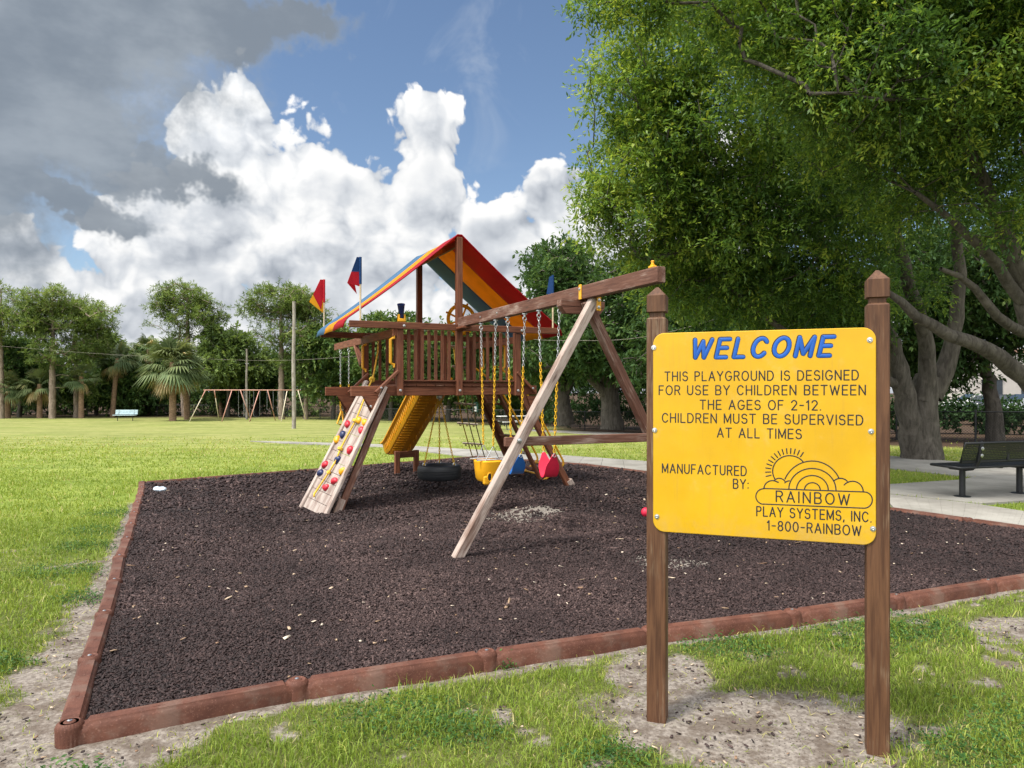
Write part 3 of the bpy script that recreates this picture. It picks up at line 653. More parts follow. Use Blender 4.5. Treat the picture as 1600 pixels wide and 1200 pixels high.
def build_grass():
    r = np.random.default_rng(8); VV = []; TT = []
    for (y0, y1, den, hm, wm) in ((2.2, 4.2, 9500, .036, .0042), (4.2, 6.2, 5200, .036, .0054), (6.2, 9.0, 2500, .036, .0072), (9, 14, 760, .046, .011), (14, 20, 260, .040, .018), (20, 30, 70, .036, .028)):
        xm = .73 * y1 + 1.0; n = int(2 * xm * (y1 - y0) * den)
        x = r.uniform(-xm, xm, n); y = r.uniform(y0, y1, n)
        ok = in_view(x, y) & ~(inside(x, y) | (edge_dist(x, y) < .10)); x, y = x[ok], y[ok]
        for p in PATHS: k = ~inside(x, y, p); x, y = x[k], y[k]
        b = bare(x, y); li = litter_mask(x, y); cl = fbm(x, y, 7.0, 55, 3)
        k = (r.random(len(x)) > np.clip(b * 1.5 - .12, 0, .982)) & (r.random(len(x)) > li * .93) & (r.random(len(x)) < (.35 + 1.1 * cl) * smooth(30, 19, y)); x, y, b, cl = x[k], y[k], b[k], cl[k]
        n = len(x)
        hh = hm * r.gamma(5, 1 / 5, n) * (.35 + 1.25 * fbm(x, y, 3.0, 61, 3)) * (1 - .4 * b)
        shade = fbm(x, y, .8, 63, 4); dry = smooth(8, 24, y)
        tt = np.clip(.26 + .55 * (shade - .1) * .9 + r.normal(0, .13, n) + dry * .30 - .12 * (cl - .5) + (r.random(n) < .07 + .45 * b) * .45, 0, 1)
        z = ground_z(x, y) + .0
        V = blades(np.stack([x, y, z], 1), hh, wm * r.uniform(.6, 1.4, n), np.clip(r.gamma(2.2, .32, n), 0, 1.8), r)
        VV.append(V); TT.append(np.repeat(tt, 5))
    n = 46000; x = r.uniform(-6, 4.4, n); y = r.uniform(2.4, 10.5, n); b = bare(x, y)
    k = in_view(x, y) & ~inside(x, y) & (edge_dist(x, y) > .055) & (b > .12) & (r.random(n) < (.25 + .9 * fbm(x, y, 4.0, 95, 3) - .35 * b)); x, y = x[k], y[k]; n = len(x)
    h = r.gamma(4, .010, n); V = blades(np.stack([x, y, ground_z(x, y) + .006], 1), h * .45, r.uniform(.0025, .005, n), r.uniform(1.4, 3.2, n), r)
    V[:, 2:, 2] = np.minimum(V[:, 2:, 2], (ground_z(x, y) + .022)[:, None]); VV.append(V); TT.append(np.repeat(np.where(r.random(n) < .72, r.uniform(.86, 1, n), r.uniform(.1, .6, n)), 5))
    V = np.concatenate(VV); T_ = np.concatenate(TT); n = len(V); i = np.arange(n)[:, None] * 5
    me = raw_mesh('grass', V, i + np.array([0, 1, 2, 3]), i + np.array([3, 2, 4]), {'tint': T_}, mats=[GRASS])
    tag(link('grass', me), 'short bright green lawn grass', 'grass', kind='stuff')
    # low weeds in darker patches
    VV = []; TT = []
    spots = [(-3.9, 6.2, .35), (-4.25, 7.2, .3), (-4.6, 8.0, .35), (-5.0, 9.2, .4), (-3.2, 5.4, .2), (-.55, 3.45, .28), (-.25, 3.3, .2), (1.3, 4.35, .28), (2.2, 4.55, .35), (2.6, 4.75, .3), (2.0, 3.1, .25), (2.35, 3.35, .3), (-1.75, 2.85, .18), (.4, 3.05, .16), (-2.9, 4.1, .14), (-.05, 4.08, .06)]
    for (cx, cy, rad) in spots:
        n = int(3800 * rad); a = r.random(n) * 6.283; q = rad * np.sqrt(r.random(n)) * (0.6 + .8 * r.random(n))
        x = cx + np.cos(a) * q * 1.25; y = cy + np.sin(a) * q * .8
        k = ~inside(x, y) & (edge_dist(x, y) > .06) if cy != 4.08 else np.ones(n, bool); x, y = x[k], y[k]; n = len(x)
        h = .06 * r.gamma(5, .2, n) * np.clip(1.2 - np.hypot(x - cx, y - cy) / rad * .6, .3, 1.2)
        z0 = ground_z(x, y) + r.random(n) * h
        # little leaves
        P = np.stack([x, y, z0], 1); A, B, C = rand_frame(n, .5, r); L = r.uniform(.006, .014, n)[:, None]
        V = np.stack([P - A * L, P + B * L * .45, P + A * L, P - B * L * .45], 1); VV.append(V); TT.append(np.repeat(r.random(n), 4))
    V = np.concatenate(VV); i = np.arange(len(V))[:, None] * 4
    tag(link('weeds', raw_mesh('weeds', V, i + np.arange(4), None, {'tint': np.concatenate(TT)}, mats=[WEED])), 'low dark green leafy weeds growing in patches beside the border', 'weeds', kind='stuff')
build_grass()

# ------------------------------------------------------------------ border timbers round the mulch
def border_mesh(L):
    m = MB(); h = .094; w = .050
    prof = [(-w, -.06), (w, -.06), (w, h - .030), (w - .006, h - .016), (w - .014, h - .011), (w - .019, h), (-w + .019, h), (-w + .014, h - .011), (-w + .006, h - .016), (-w, h - .030)]
    def ring(x, s=1, dz=0): return [(x, q[0] * s, q[1] + dz if q[1] > 0 else q[1]) for q in prof]
    m.loft([ring(.020, .86, -.016), ring(.066, .90, -.014), ring(.078), ring(L - .066), ring(L - .056, .93, -.012), ring(L + .03, .8, -.020)])
    # round joint with its raised washer ring and spike head at the near end
    m.lathe([(.056, -.06), (.058, h - .018), (.053, h - .005), (.041, h + .004), (.037, h + .001), (.025, h + .001), (.021, h + .005), (.007, h + .006)], (0, 0, 0), 22)
    m.box((L * .36, 0, h - .0005), .05, .012, .004); m.box((L * .68, 0, h - .0005), .05, .012, .004)
    me = bpy.data.meshes.new('border_timber'); me.from_pydata([tuple(q) for q in m.v], [], m.f); me.update()
    me.materials.append(BORDER)
    me.polygons.foreach_set('use_smooth', [True] * len(me.polygons)); me.set_sharp_from_angle(angle=R(38))
    return me
ORD = ['first', 'second', 'third', 'fourth', 'fifth', 'sixth', 'seventh', 'eighth', 'ninth', 'tenth', 'eleventh', 'twelfth']
SPIKE = MB().lathe([(.011, 0), (.011, .004), (.004, .007)], seg=10)
def border_run(pts, where):
    for i in range(len(pts) - 1):
        a, b = Vector(pts[i]), Vector(pts[i + 1]); L = (b - a).length
        o = bpy.data.objects.new('border_timber', border_mesh(L)); COL.objects.link(o)
        o.location = (a.x, a.y, float(ground_z(a.x, a.y))); o.rotation_euler = (0, 0, math.atan2(b.y - a.y, b.x - a.x))
        tag(o, f'red brown plastic border timber, {ORD[i]} {where}', 'border timber', 'plastic timbers edging the mulch')
        sp = MB(); sp.v = [q + Vector((0, 0, .0985)) for q in SPIKE.v]; sp.f = SPIKE.f; sp.mi = SPIKE.mi
        sp.build('spike_head', STEEL, o, sm=False)
border_run([(-1.954, 3.195), (-1.089, 3.663), (-0.142, 4.070), (0.855, 4.477), (1.872, 4.833), (2.757, 5.189), (3.683, 5.596), (4.579, 5.983), (5.495, 6.380)], 'from the near left corner along the front edge')
border_run([(-1.954, 3.195), (-2.330, 3.989), (-2.707, 4.803), (-3.093, 5.627), (-3.500, 6.451), (-3.856, 7.245), (-4.223, 8.018), (-4.579, 8.771), (-4.955, 9.565), (-5.311, 10.328), (-5.667, 11.070), (-6.034, 11.803)], 'from the near corner along the left edge')
bk = [Vector((-6.034, 11.803)).lerp(Vector((-2.62, 14.82)), k / 5) for k in range(6)] + [Vector((-1.70, 15.68)), Vector((-.80, 16.55))]
border_run([tuple(q) for q in bk], 'from the far left corner along the back edge')
rb = [Vector((-.80, 16.55)), Vector((.35, 15.65)), Vector((1.5, 14.75)), Vector((2.5, 13.35))] + [Vector((2.5, 13.35)).lerp(Vector((4.77, 9.21)), k / 4) for k in range(1, 5)] + [Vector((5.28, 8.38)), Vector((5.79, 7.55)), Vector((6.3, 6.72))]
border_run([tuple(q) for q in rb], 'from the far corner along the concrete path')
#PART2
# ------------------------------------------------------------------ the playset (tower frame: u along its front, v towards the camera, z up)
tower = thing('playset_tower', 'redwood stained play tower with striped tarp roof, slide and rock wall', 'play tower', (P0[0], P0[1], 0), TROT)
def tb(name, a, b, w, h, mat=None, up=(0, 0, 1), par=None, **k):
    return beam(name, T(*a), T(*b), w, h, mat or RED_WOOD, par or tower, up, **k)
BOLT = MB().lathe([(.020, 0), (.020, .004), (.013, .006), (.012, .012), (.006, .014)], seg=12)
def bolt(par, pos, nrm=(0, -1, 0), mat=None, s=1.0):
    q = Vector(nrm).to_track_quat('Z', 'Y').to_matrix().to_4x4()
    M = Matrix.Translation(pos) @ q @ Matrix.Scale(s, 4)
    if par is not tower and par.parent is tower: M = par.matrix_basis.inverted() @ M
    o = bpy.data.objects.new('bolt', BOLT_ME if mat is None else mat); COL.objects.link(o); o.parent = par; o.matrix_local = M
    return o
_b = MB(); _b.v = BOLT.v; _b.f = BOLT.f; _b.mi = BOLT.mi
_o = _b.build('bolt', STEEL, auto=40); BOLT_ME = _o.data; bpy.data.objects.remove(_o)

FU, BU, BV = (-.875, .92), (-.905, .92), -1.83
for u in FU:
    p = tb('post', (u, 0, 1.503), (u, 0, 2.425), .092, .092, up=(1, 0, 0)); bolt(p, T(u, .047, 1.575)); bolt(tower, T(u + .04, .088, 2.462))
p = tb('ridge_post', (0, 0, 1.503), (0, 0, 3.765), .088, .088, up=(1, 0, 0)); bolt(p, T(0, .045, 1.575))
tb('ridge_post', (0, BV, 1.503), (0, BV, 3.75), .088, .088, up=(1, 0, 0))
for u in BU: tb('post', (u, BV, 1.503), (u, BV, 2.43), .092, .092, up=(1, 0, 0))
tb('ridge_beam', (0, -.05, 3.69), (0, BV + .05, 3.69), .045, .10)
tb('top_rail', (-1.585, .066, 2.463), (1.60, .066, 2.478), .040, .092)
tb('top_rail', (-1.60, BV - .066, 2.463), (1.60, BV - .066, 2.463), .040, .092)
s = tb('side_rail', (-.93, -.055, 2.372), (-.93, -4.06, 2.400), .042, .120)
tb('side_rail', (.94, -.055, 2.33), (.94, BV + .05, 2.33), .042, .10)
tb('rail_block', (-.93, .02, 2.385), (-.93, -.06, 2.385), .085, .13)
tb('knee_brace', (-.93, BV - .10, 1.98), (-.93, BV - .55, 2.34), .042, .085, up=(1, 0, 0))
tb('deck_beam', (-1.535, -.066, 1.565), (1.275, -.066, 1.585), .040, .135)
tb('deck_beam', (-1.55, BV + .066, 1.565), (1.275, BV + .066, 1.575), .040, .135)
for u in (-.60, 0.02, .60): tb('joist', (u, -.09, 1.565), (u, BV + .09, 1.565), .038, .12)
m = MB()
for i in range(13):
    u = -.90 + i * .1395
    m.box(T(u + .065, BV / 2, 1.648), .132, 1.80, .026, .004)
m.build('deck_floor', RED_WOOD, tower)
for a, b in ((-.825, -.048), (.048, .870)):
    tb('ledge', (a, -.025, 1.712), (b, -.025, 1.712), .085, .022)
    tb('skirt_board', (a, -.052, 1.668), (b, -.052, 1.668), .020, .060)
for k in range(7):
    for a, b in ((-.83, -.045), (.045, .875)):
        u = a + (k + 1 - .05) * (b - a) / 7.9
        tb('baluster', (u, -.030, 1.722), (u, -.030, 2.425), .026, .046, up=(1, 0, 0), ch=.004)
for u in (-.78, -.67, -.55, -.42, -.30, -.18): tb('baluster', (u, BV + .02, 1.66), (u, BV + .02, 2.43), .026, .046, up=(1, 0, 0), ch=.004)
tb('inner_post', (.30, BV + .35, 1.66), (.30, BV + .35, 2.42), .09, .09, up=(1, 0, 0)); tb('inner_post', (-.33, BV, 1.66), (-.33, BV, 2.43), .10, .09, up=(1, 0, 0))
tb('lower_back_rail', (-.86, BV + .03, 1.70), (.86, BV + .03, 1.70), .03, .09)
# angled legs with their triangular gussets and the short braces
for u0, v0, sg in ((-1.03, -.075, -1), (1.02, -.075, 1), (-1.03, BV + .10, -1), (1.02, BV + .10, 1)):
    u1 = {(-1, True): -1.735, (1, True): 1.90}.get((sg, v0 > -.5), sg * 1.78)
    zf = -.09 if sg < 0 else .05
    lg = tb('leg', (u0, v0, 1.53), (u1 + sg * .02, v0 + (.03 if v0 > -.5 else 0), zf - .10), .088, .088, RED_WOOD if sg > 0 or v0 < -.5 else BEAM_WOOD, up=(0, 1, 0))
    fr = v0 > -.5; vf = -.024 if fr else BV + .155
    m = MB(); c = sg * 1.235
    m.loop_prism([T(c - .15, vf - .02, 1.50), T(c + .15, vf - .02, 1.50), T(c + .02 * sg, vf - .02, 1.235), T(c - .04 * sg, vf - .02, 1.235)], [T(c - .15, vf + .02, 1.50), T(c + .15, vf + .02, 1.50), T(c + .02 * sg, vf + .02, 1.235), T(c - .04 * sg, vf + .02, 1.235)])
    g = m.build('gusset', RED_WOOD, tower)
    if fr:
        for du, z in ((-.04, 1.36), (.03, 1.30)): bolt(g, T(c + du, vf + .021, z), s=.8)
    if fr or sg < 0:
        b = tb('brace', (sg * .90, v0 + .10, 1.845), (sg * 1.215, v0 + .10, 1.545), .04, .085, up=(0, 1, 0)); bolt(b, T(sg * 1.15, v0 + .152, 1.61), s=.8)
tb('leg_foot', (1.82, -.045, .20), (1.96, -.045, -.04), .096, .096, OLD_WOOD, up=(0, 1, 0))
tb('leg_foot', (-1.655, -.045, .125), (-1.755, -.045, -.12), .096, .096, OLD_WOOD, up=(0, 1, 0))

# striped tarp roof
def tarp():
    m = MB(); N = 14; K = 9
    vs = [.030, -.608, -1.246, -1.885]
    half = [(-1.665, 2.415), (-1.640, 2.50), (-1.590, 2.555)]
    prof = list(half)
    for i in range(1, N + 1):
        s = i / N; sag = -.045 * math.sin(math.pi * s)
        prof.append((-1.590 + 1.560 * s - sag * -.4, 2.555 + 1.245 * s + sag))
    prof += [(-u, z) for u, z in reversed(prof)]
    for b in range(3):
        V = []; F = []; n = len(prof)
        for k in range(K + 1):
            v = vs[b] + (vs[b + 1] - vs[b]) * k / K; g = b + k / K
            for j, (u, z) in enumerate(prof):
                dz = -.020 * math.sin(math.pi * g / 3) * (1 if 2 < j < n - 3 else 0) + .004 * math.sin(9.0 * v + 1.7 * u)
                V.append(T(u, v, z + dz))
        for k in range(K):
            for j in range(n - 1): F.append([k * n + j, k * n + j + 1, (k + 1) * n + j + 1, (k + 1) * n + j])
        m.add(V, F, b)
    o = m.build('tarp_roof', [T_RED, T_YEL, T_BLU], tower, sm=True)
    md = o.modifiers.new('thickness', 'SOLIDIFY'); md.thickness = .006; md.offset = 1
    # hem along the front edge
    h = MB(); h.tube([T(u, .034, z - .004) for u, z in prof], .010, 6); h.build('tarp_hem', T_RED, tower, sm=True)
tarp()

# flags on dowels at the ends of the rails
def flag(u, v, z0, z1, mats, cols, pts):
    m = MB(); m.tube([T(u, v, z0), T(u, v, z1)], .013, 8); f = m.build('flag_pole', DOWEL, tower, sm=False)
    c = MB()
    for poly, mi in pts:
        front = [T(u + a, v + dv, z) for a, z, dv in poly]; c.add(front, [list(range(len(front)))], mi)
    o = c.build('flag', mats, tower); md = o.modifiers.new('thickness', 'SOLIDIFY'); md.thickness = .004
    s = MB(); s.tube([T(u, v, z1 - .36), T(u, v, z1 + .004)], .019, 8, mi=0); s.build('flag_sleeve', cols, tower, sm=False)
flag(-1.43, .05, 2.51, 3.36, [F_BLU, F_RED], F_BLU, [([(0, 3.36, 0), (-.05, 3.36, .01), (-.125, 3.155, .02), (0, 3.165, 0)], 0), ([(0, 3.165, 0), (-.125, 3.155, .02), (-.185, 3.00, .04), (-.075, 2.985, .01), (0, 2.965, 0)], 1), ([(-.185, 3.00, .04), (-.075, 2.985, .01), (-.045, 2.865, -.01), (-.06, 2.89, -.03)], 1)])
flag(-1.545, BV - .06, 2.50, 3.325, [F_RED, F_YEL], F_RED, [([(0, 3.325, 0), (-.06, 3.325, .01), (-.175, 3.075, .03), (-.05, 2.84, .02), (0, 3.13, 0)], 0), ([(0, 3.13, 0), (-.05, 2.84, .02), (-.03, 2.80, 0), (0, 2.86, 0)], 1), ([(-.175, 3.075, .03), (-.235, 2.96, .05), (-.05, 2.82, .03), (-.05, 2.84, .02)], 1)])
flag(1.50, .05, 2.52, 3.32, [F_BLU, F_YEL], F_BLU, [([(0, 3.32, 0), (-.035, 3.30, -.05), (-.055, 3.05, -.10), (-.02, 3.02, -.03), (0, 3.10, 0)], 0), ([(0, 3.10, 0), (-.02, 3.02, -.03), (-.075, 2.92, -.10), (-.01, 2.84, -.02), (0, 2.90, 0)], 1)])
flag(1.50, BV - .06, 2.50, 3.32, [F_RED, F_YEL], F_RED, [([(0, 3.32, 0), (-.05, 3.31, -.05), (-.08, 3.05, -.08), (0, 3.08, 0)], 0), ([(0, 3.08, 0), (-.08, 3.05, -.08), (-.05, 2.86, -.03), (0, 2.90, 0)], 1)])

# telescope on the rail
t_ = MB(); t_.box(T(-.845, -.01, 2.545), .105, .085, .045, .008); t_.box(T(-.885, -.01, 2.59), .022, .07, .07, .005); t_.box(T(-.805, -.01, 2.59), .022, .07, .07, .005)
tsc = t_.build('telescope', YELLOW, tower)
t_ = MB(); M = Matrix.Rotation(R(-8), 4, 'Y') @ Matrix.Rotation(R(20), 4, 'X')
t_.lathe([(.022, -.04), (.030, .0), (.030, .05), (.036, .06), (.050, .17), (.054, .175), (.054, .19), (.044, .188), (.04, .12)], T(-.845, -.01, 2.585), 16, M); t_.build('telescope_tube', NAVY, tsc, sm=False)
# ship's wheel
def wheel():
    c = T(.69, BV + .15, 2.775); Rr = .235; m = MB()
    q = Matrix.Rotation(R(90), 4, 'X') @ Matrix.Rotation(R(0), 4, 'Z')
    ring = [c + q @ Vector((Rr * math.cos(a), Rr * math.sin(a), 0)) for a in [2 * math.pi * k / 36 for k in range(36)]]
    m.tube(ring, .032, 8, closed=True)
    o = m.build('ship_wheel', THIN_YEL, tower, sm=True)
    s = MB()
    for k in range(8):
        a = 2 * math.pi * (k + .5) / 8; d = q @ Vector((math.cos(a), math.sin(a), 0))
        s.tube([c + d * .05, c + d * Rr], .017, 6); s.tube([c + d * (Rr + .015), c + d * (Rr + .045)], [.013, .020], 6, round_end=True)
    s.lathe([(.055, -.02), (.06, 0), (.055, .02), (.02, .03)], c, 14, q); s.build('wheel_spokes', THIN_YEL, o, sm=True)
    b = MB(); b.box(c + Vector((0, .055, -.30)), .10, .045, .42, .006); b.box(c + Vector((0, .03, -.0)), .05, .06, .05, .006); b.build('wheel_board', RED_WOOD, o)
wheel()
# yellow grab handles on the posts at the rock wall side
for u, v, z0, z1, d in ((-.925, BV + .10, 1.91, 2.31, -1), (-.955, -.01, 1.93, 2.30, -1)):
    m = MB(); x = u + d * .045
    m.tube([T(u, v, z0), T(x, v, z0 + .025), T(x, v, z1 - .025), T(u, v, z1)], .019, 8, round_end=True)
    m.box(T(u + .004, v, z0 - .012), .02, .06, .06, .006); m.box(T(u + .004, v, z1 + .012), .02, .06, .06, .006)
    m.build('grab_handle', YELLOW, tower, sm=False)
for v in (-.62, -1.50):
    m = MB(); m.tube([T(.965, v, 1.92), T(1.01, v, 1.95), T(1.01, v, 2.26), T(.965, v, 2.29)], .019, 8, round_end=True); m.build('grab_handle', YELLOW, tower)

# rock wall
def rock_wall():
    tn, bn = Vector((-1.075, .0, 1.63)), Vector((-1.905, .0, -.13))      # u, v, z of the near side, top and foot
    tf, bf = Vector((-1.110, -.90, 1.72)), Vector((-2.060, -.90, -.10))
    w = tb('rock_wall', tuple(tn), tuple(bn), .045, .125, WALL_WOOD, up=(0, 1, 0)); w.name = 'rock_wall'
    inv = w.matrix_basis.inverted()
    def sub(name, mb, mat, **k): 
        mb.v = [inv @ q for q in mb.v]; return mb.build(name, mat, w, **k)
    def P(s, t, h=0.0):                                                  # s down the slope, t across from near to far
        a = tn.lerp(bn, s); b = tf.lerp(bf, s); q = a.lerp(b, t)
        nrm = Vector((-.905, 0, .425)); return T(*(q + nrm * h))
    rb_ = beam('wall_rail', T(*tf), T(*bf), .045, .125, WALL_WOOD, w, (0, 1, 0)); rb_.matrix_basis = inv @ rb_.matrix_basis
    rows = 13; m = MB()
    for i in range(rows):
        s0, s1 = .03 + i * .955 / rows, .03 + (i + .955) * .955 / rows
        A = [P(s0, .02, -.028), P(s1, .02, -.028), P(s1, .98, -.028), P(s0, .98, -.028)]
        B = [P(s0, .02, 0), P(s1, .02, 0), P(s1, .98, 0), P(s0, .98, 0)]; m.loop_prism(A, B)
    sub('wall_planks', m, WALL_WOOD)
    # moulded climbing holds
    rr = random.Random(4)
    def hold(s, t, mat, k=1.0):
        c = P(s, t, .0); ex = (P(s, t + .1) - c).normalized(); ez = Vector((-.905, 0, .425)); ey = ez.cross(ex)
        mb = MB(); rings = []
        for h, rad in ((0, 1.0), (.018, 1.05), (.038, .85), (.054, .42), (.055, .15), (.048, .10)):
            ring = []
            for q in range(12):
                a = 2 * math.pi * q / 12; e = 1 + .18 * math.sin(2 * a + s * 9) + .10 * math.sin(3 * a + t * 20)
                ring.append(c + (ex * math.cos(a) * .060 + ey * math.sin(a) * .052) * rad * e * k + ez * h * k)
            rings.append(ring)
        mb.loft(rings); o = sub('climbing_hold', mb, mat, auto=50); return o
    for s, t, mat in ((.10, .60, YELLOW), (.285, .12, YELLOW), (.285, .40, YELLOW), (.34, .80, RED), (.345, .10, RED), (.42, .78, NAVY), (.47, .92, YELLOW), (.50, .18, RED),
                      (.595, .48, NAVY), (.66, .88, RED), (.655, .10, YELLOW), (.725, .90, NAVY), (.735, .22, RED), (.80, .42, RED)):
        hold(s, t, mat)
    return P
WALL_P = rock_wall()

# climbing rope hanging over the wall, knotted
m = MB(); pts = [T(-.72, -1.72, 2.40), T(-.80, -1.45, 2.18), T(-1.0, -.90, 1.84), T(-1.09, -.66, 1.735)] + [WALL_P(s, t, .035) for s, t in ((.04, .62), (.12, .56), (.22, .50), (.30, .46), (.42, .50), (.52, .52), (.60, .46), (.70, .52), (.80, .60), (.87, .66), (.89, .62))]
m.tube([TM @ q for q in pts], .013, 7)
for i, k in ((3, 1.5), (5, 1.0), (7, 1.5), (9, 1.4), (11, .9)):
    c = TM @ pts[i]; d = (TM @ pts[i + 1] - TM @ pts[i - 1]).normalized()
    a = d.orthogonal().normalized(); b = d.cross(a)
    for j in range(2): m.tube([c + d * (.016 * j - .01) + (a * math.cos(q) + b * math.sin(q)) * .020 * k for q in [2 * math.pi * g / 10 for g in range(10)]], .013 * k ** .5, 6, closed=True)
tag(m.build('climbing_rope', ROPE_Y, sm=True), 'knotted yellow rope hanging down over the rock wall', 'rope')

# slide, seen from behind: a moulded chute running away from the deck
def slide():
    cu = .30; path = []
    for k in range(27):
        s = k / 26; v = -1.86 - 2.30 * s
        z = 1.62 - 1.28 * s * 1.04
        if s > .84: z = 1.62 - 1.28 * .84 * 1.04 - 1.331 * ((s - .84) - (s - .84) ** 2 / .36 * .9)
        path.append((v, z))
    out = [(-.315, .215), (-.335, .205), (-.335, .175), (-.305, .165), (-.285, .150), (-.262, .03), (-.23, -.025), (-.17, -.048), (0, -.052), (.17, -.048), (.23, -.025), (.262, .03), (.285, .150), (.305, .165), (.335, .175), (.335, .205), (.315, .215)]
    inn = [(.285, .205), (.262, .16), (.240, .045), (.205, 0), (.15, -.022), (0, -.026), (-.15, -.022), (-.205, 0), (-.240, .045), (-.262, .16), (-.285, .205)]
    m = MB(); rings = []
    for i, (v, z) in enumerate(path):
        a = path[max(i - 1, 0)]; b = path[min(i + 1, len(path) - 1)]; t = Vector((0, b[0] - a[0], b[1] - a[1])).normalized(); n = Vector((0, -t.z, t.y)); n = -n if n.z < 0 else n
        wv = .007 * math.sin(i * math.pi) 
        rings.append([T(cu + x, v + n.y * (y + wv), z + n.z * (y + wv)) for x, y in out + inn])
    m.loft(rings)
    o = m.build('slide', SLIDE, tower, auto=35)
    r_ = MB()
    for i in range(2, 25):                                               # moulded ribs on the underside
        (v, z), (v2, z2) = path[i], path[min(i + 1, 26)]; t = Vector((0, v2 - v, z2 - z)).normalized(); n = Vector((0, -t.z, t.y)); n = -n if n.z < 0 else n
        for x0, x1 in ((-.20, -.03),):
            c0 = T(cu + x0, v - n.y * .052, z - n.z * .052); c1 = T(cu + x1, v - n.y * .056, z - n.z * .056)
            r_.tube([c0, c1], .012, 6, round_end=True)
        for x, y0 in ((-.276, .09),):
            r_.tube([T(cu + x, v + n.y * .04, z + n.z * .04), T(cu + x - .012, v + n.y * .13, z + n.z * .13)], .010, 6, round_end=True)
    r_.build('slide_ribs', SLIDE, o, sm=True)
    st = MB()
    for i in range(0, 25, 4):
        pts = []
        for j in range(i, min(i + 4, 26)):
            v, z = path[j]; pts.append(T(cu + .10 + .03 * ((j - i) % 2), v + .03, z - .060))
        st.tube(pts, .012, 6, round_end=True)
    st.build('slide_ridge', SLIDE, o, sm=True)
    for u, v in ((.02, -3.20), (.43, -3.35)): tb('slide_leg', (u, v, -.1), (u, v, .47), .09, .09, up=(1, 0, 0))
    tb('slide_crossbar', (.05, -3.22, .40), (.40, -3.34, .40), .04, .12)
slide()

# ladder with treads on the right side, and its yellow tubes
for v in (-.92, -1.62):
    tb('ladder_rail', (1.02, v, 1.56), (1.885, v, -.06), .042, .115, up=(0, 1, 0))
for k in range(5):
    z = 1.36 - k * .27; u = 1.02 + (1.56 - z) * .534
    tb('ladder_tread', (u, -.945, z), (u, -1.595, z), .13, .032, ROPE_WOOD if k % 2 else RED_WOOD)
for v, d in ((-.80, 1), (-1.74, 1)):
    m = MB(); m.tube([T(.99, v, 1.95), T(1.20, v, 1.80), T(1.46, v, 1.56), T(1.86, v, .92), T(2.07, v, .56), T(2.15, v, .42), T(2.16, v, .36), T(2.11, v, .29), T(1.80, v, .12)], .018, 8, round_end=True)
    m.build('handrail', YELLOW, tower, sm=True)
m = MB()
m.tube([T(2.12, -.80, .31), T(2.12, -1.74, .31)], .016, 8); m.tube([T(1.9, -.80, .17), T(1.9, -1.74, .17)], .016, 8); m.build('foot_bar', YELLOW, tower, sm=True)

# swing beam and A-frame
sb = tb('swing_beam', (0, .05, 2.540), (0, 4.73, 2.540), .088, .135, BEAM_WOOD)
for v in (.80, 1.34): bolt(sb, T(-.046, v + .1, 2.54), (-1, 0, 0), s=.7)
tb('beam_bracket', (-.012, .10, 2.455), (-.012, .36, 2.455), .14, .03)
for sg, mat in ((-1, OLD_WOOD), (1, BEAM_WOOD)):
    vv = 3.60 if sg < 0 else 3.50
    lg = tb('a_frame_leg', (.055 * sg * -.3 + .02, vv, 2.455), (1.425 * sg, vv - .02, .00), .088, .094, mat, up=(0, 1, 0))
    if sg < 0: bolt(lg, T(-.80, vv + .045, 1.10), s=1.25)
tb('a_frame_brace', (-.90, 3.53, 1.085), (.92, 3.53, 1.085), .042, .088, BEAM_WOOD)
m = MB()
for z0, z1, e0, e1 in ((2.405, 2.468, .255, .255), (2.335, 2.400, .200, .255)):
    m.loop_prism([T(-e0 + .01, 3.36, z0), T(e0, 3.36, z0), T(e1, 3.36, z1), T(-e1 + .01, 3.36, z1)], [T(-e0 + .01, 3.45, z0), T(e0, 3.45, z0), T(e1, 3.45, z1), T(-e1 + .01, 3.45, z1)])
m.build('beam_block', BEAM_WOOD, tower)
def strap(pts, w, name='metal_bracket'):
    m = MB(); A = [T(*p) for p in pts]
    for a, b in zip(A[:-1], A[1:]):
        d = (b - a); x = T(1, 0, 0) if abs(d.normalized().x) < .9 else T(0, 1, 0)
        M = axis_matrix(a, b, x); L = d.length
        m.add([M @ Vector(q) for q in [(-.004, -.003, -w / 2), (L + .004, -.003, -w / 2), (L + .004, .003, -w / 2), (-.004, .003, -w / 2), (-.004, -.003, w / 2), (L + .004, -.003, w / 2), (L + .004, .003, w / 2), (-.004, .003, w / 2)]], [list(f) for f in BOXF])
    return m.build(name, YELLOW, tower)
k_ = MB()
k_.box(T(.055, 3.66, 2.415), .05, .010, .14, .004); k_.box(T(.055, 3.60, 2.480), .055, .13, .010, .004); k_.build('leg_bracket', YELLOW, tower)
bolt(tower, T(.055, 3.667, 2.45), s=.8); bolt(tower, T(.05, 3.667, 2.38), s=.8)
k_ = MB(); k_.box(T(-.050, 3.48, 2.545), .010, .05, .150, .004); k_.build('beam_strap', YELLOW, tower); bolt(tower, T(-.056, 3.48, 2.575), (-1, 0, 0), s=.8)
k_ = MB(); k_.box(T(-.01, 4.62, 2.618), .05, .065, .022, .006); k_.lathe([(.018, 0), (.020, .014), (.012, .018), (.012, .036), (.016, .040), (.011, .047)], T(-.01, 4.62, 2.626), 12); k_.build('end_cap', YELLOW, tower)

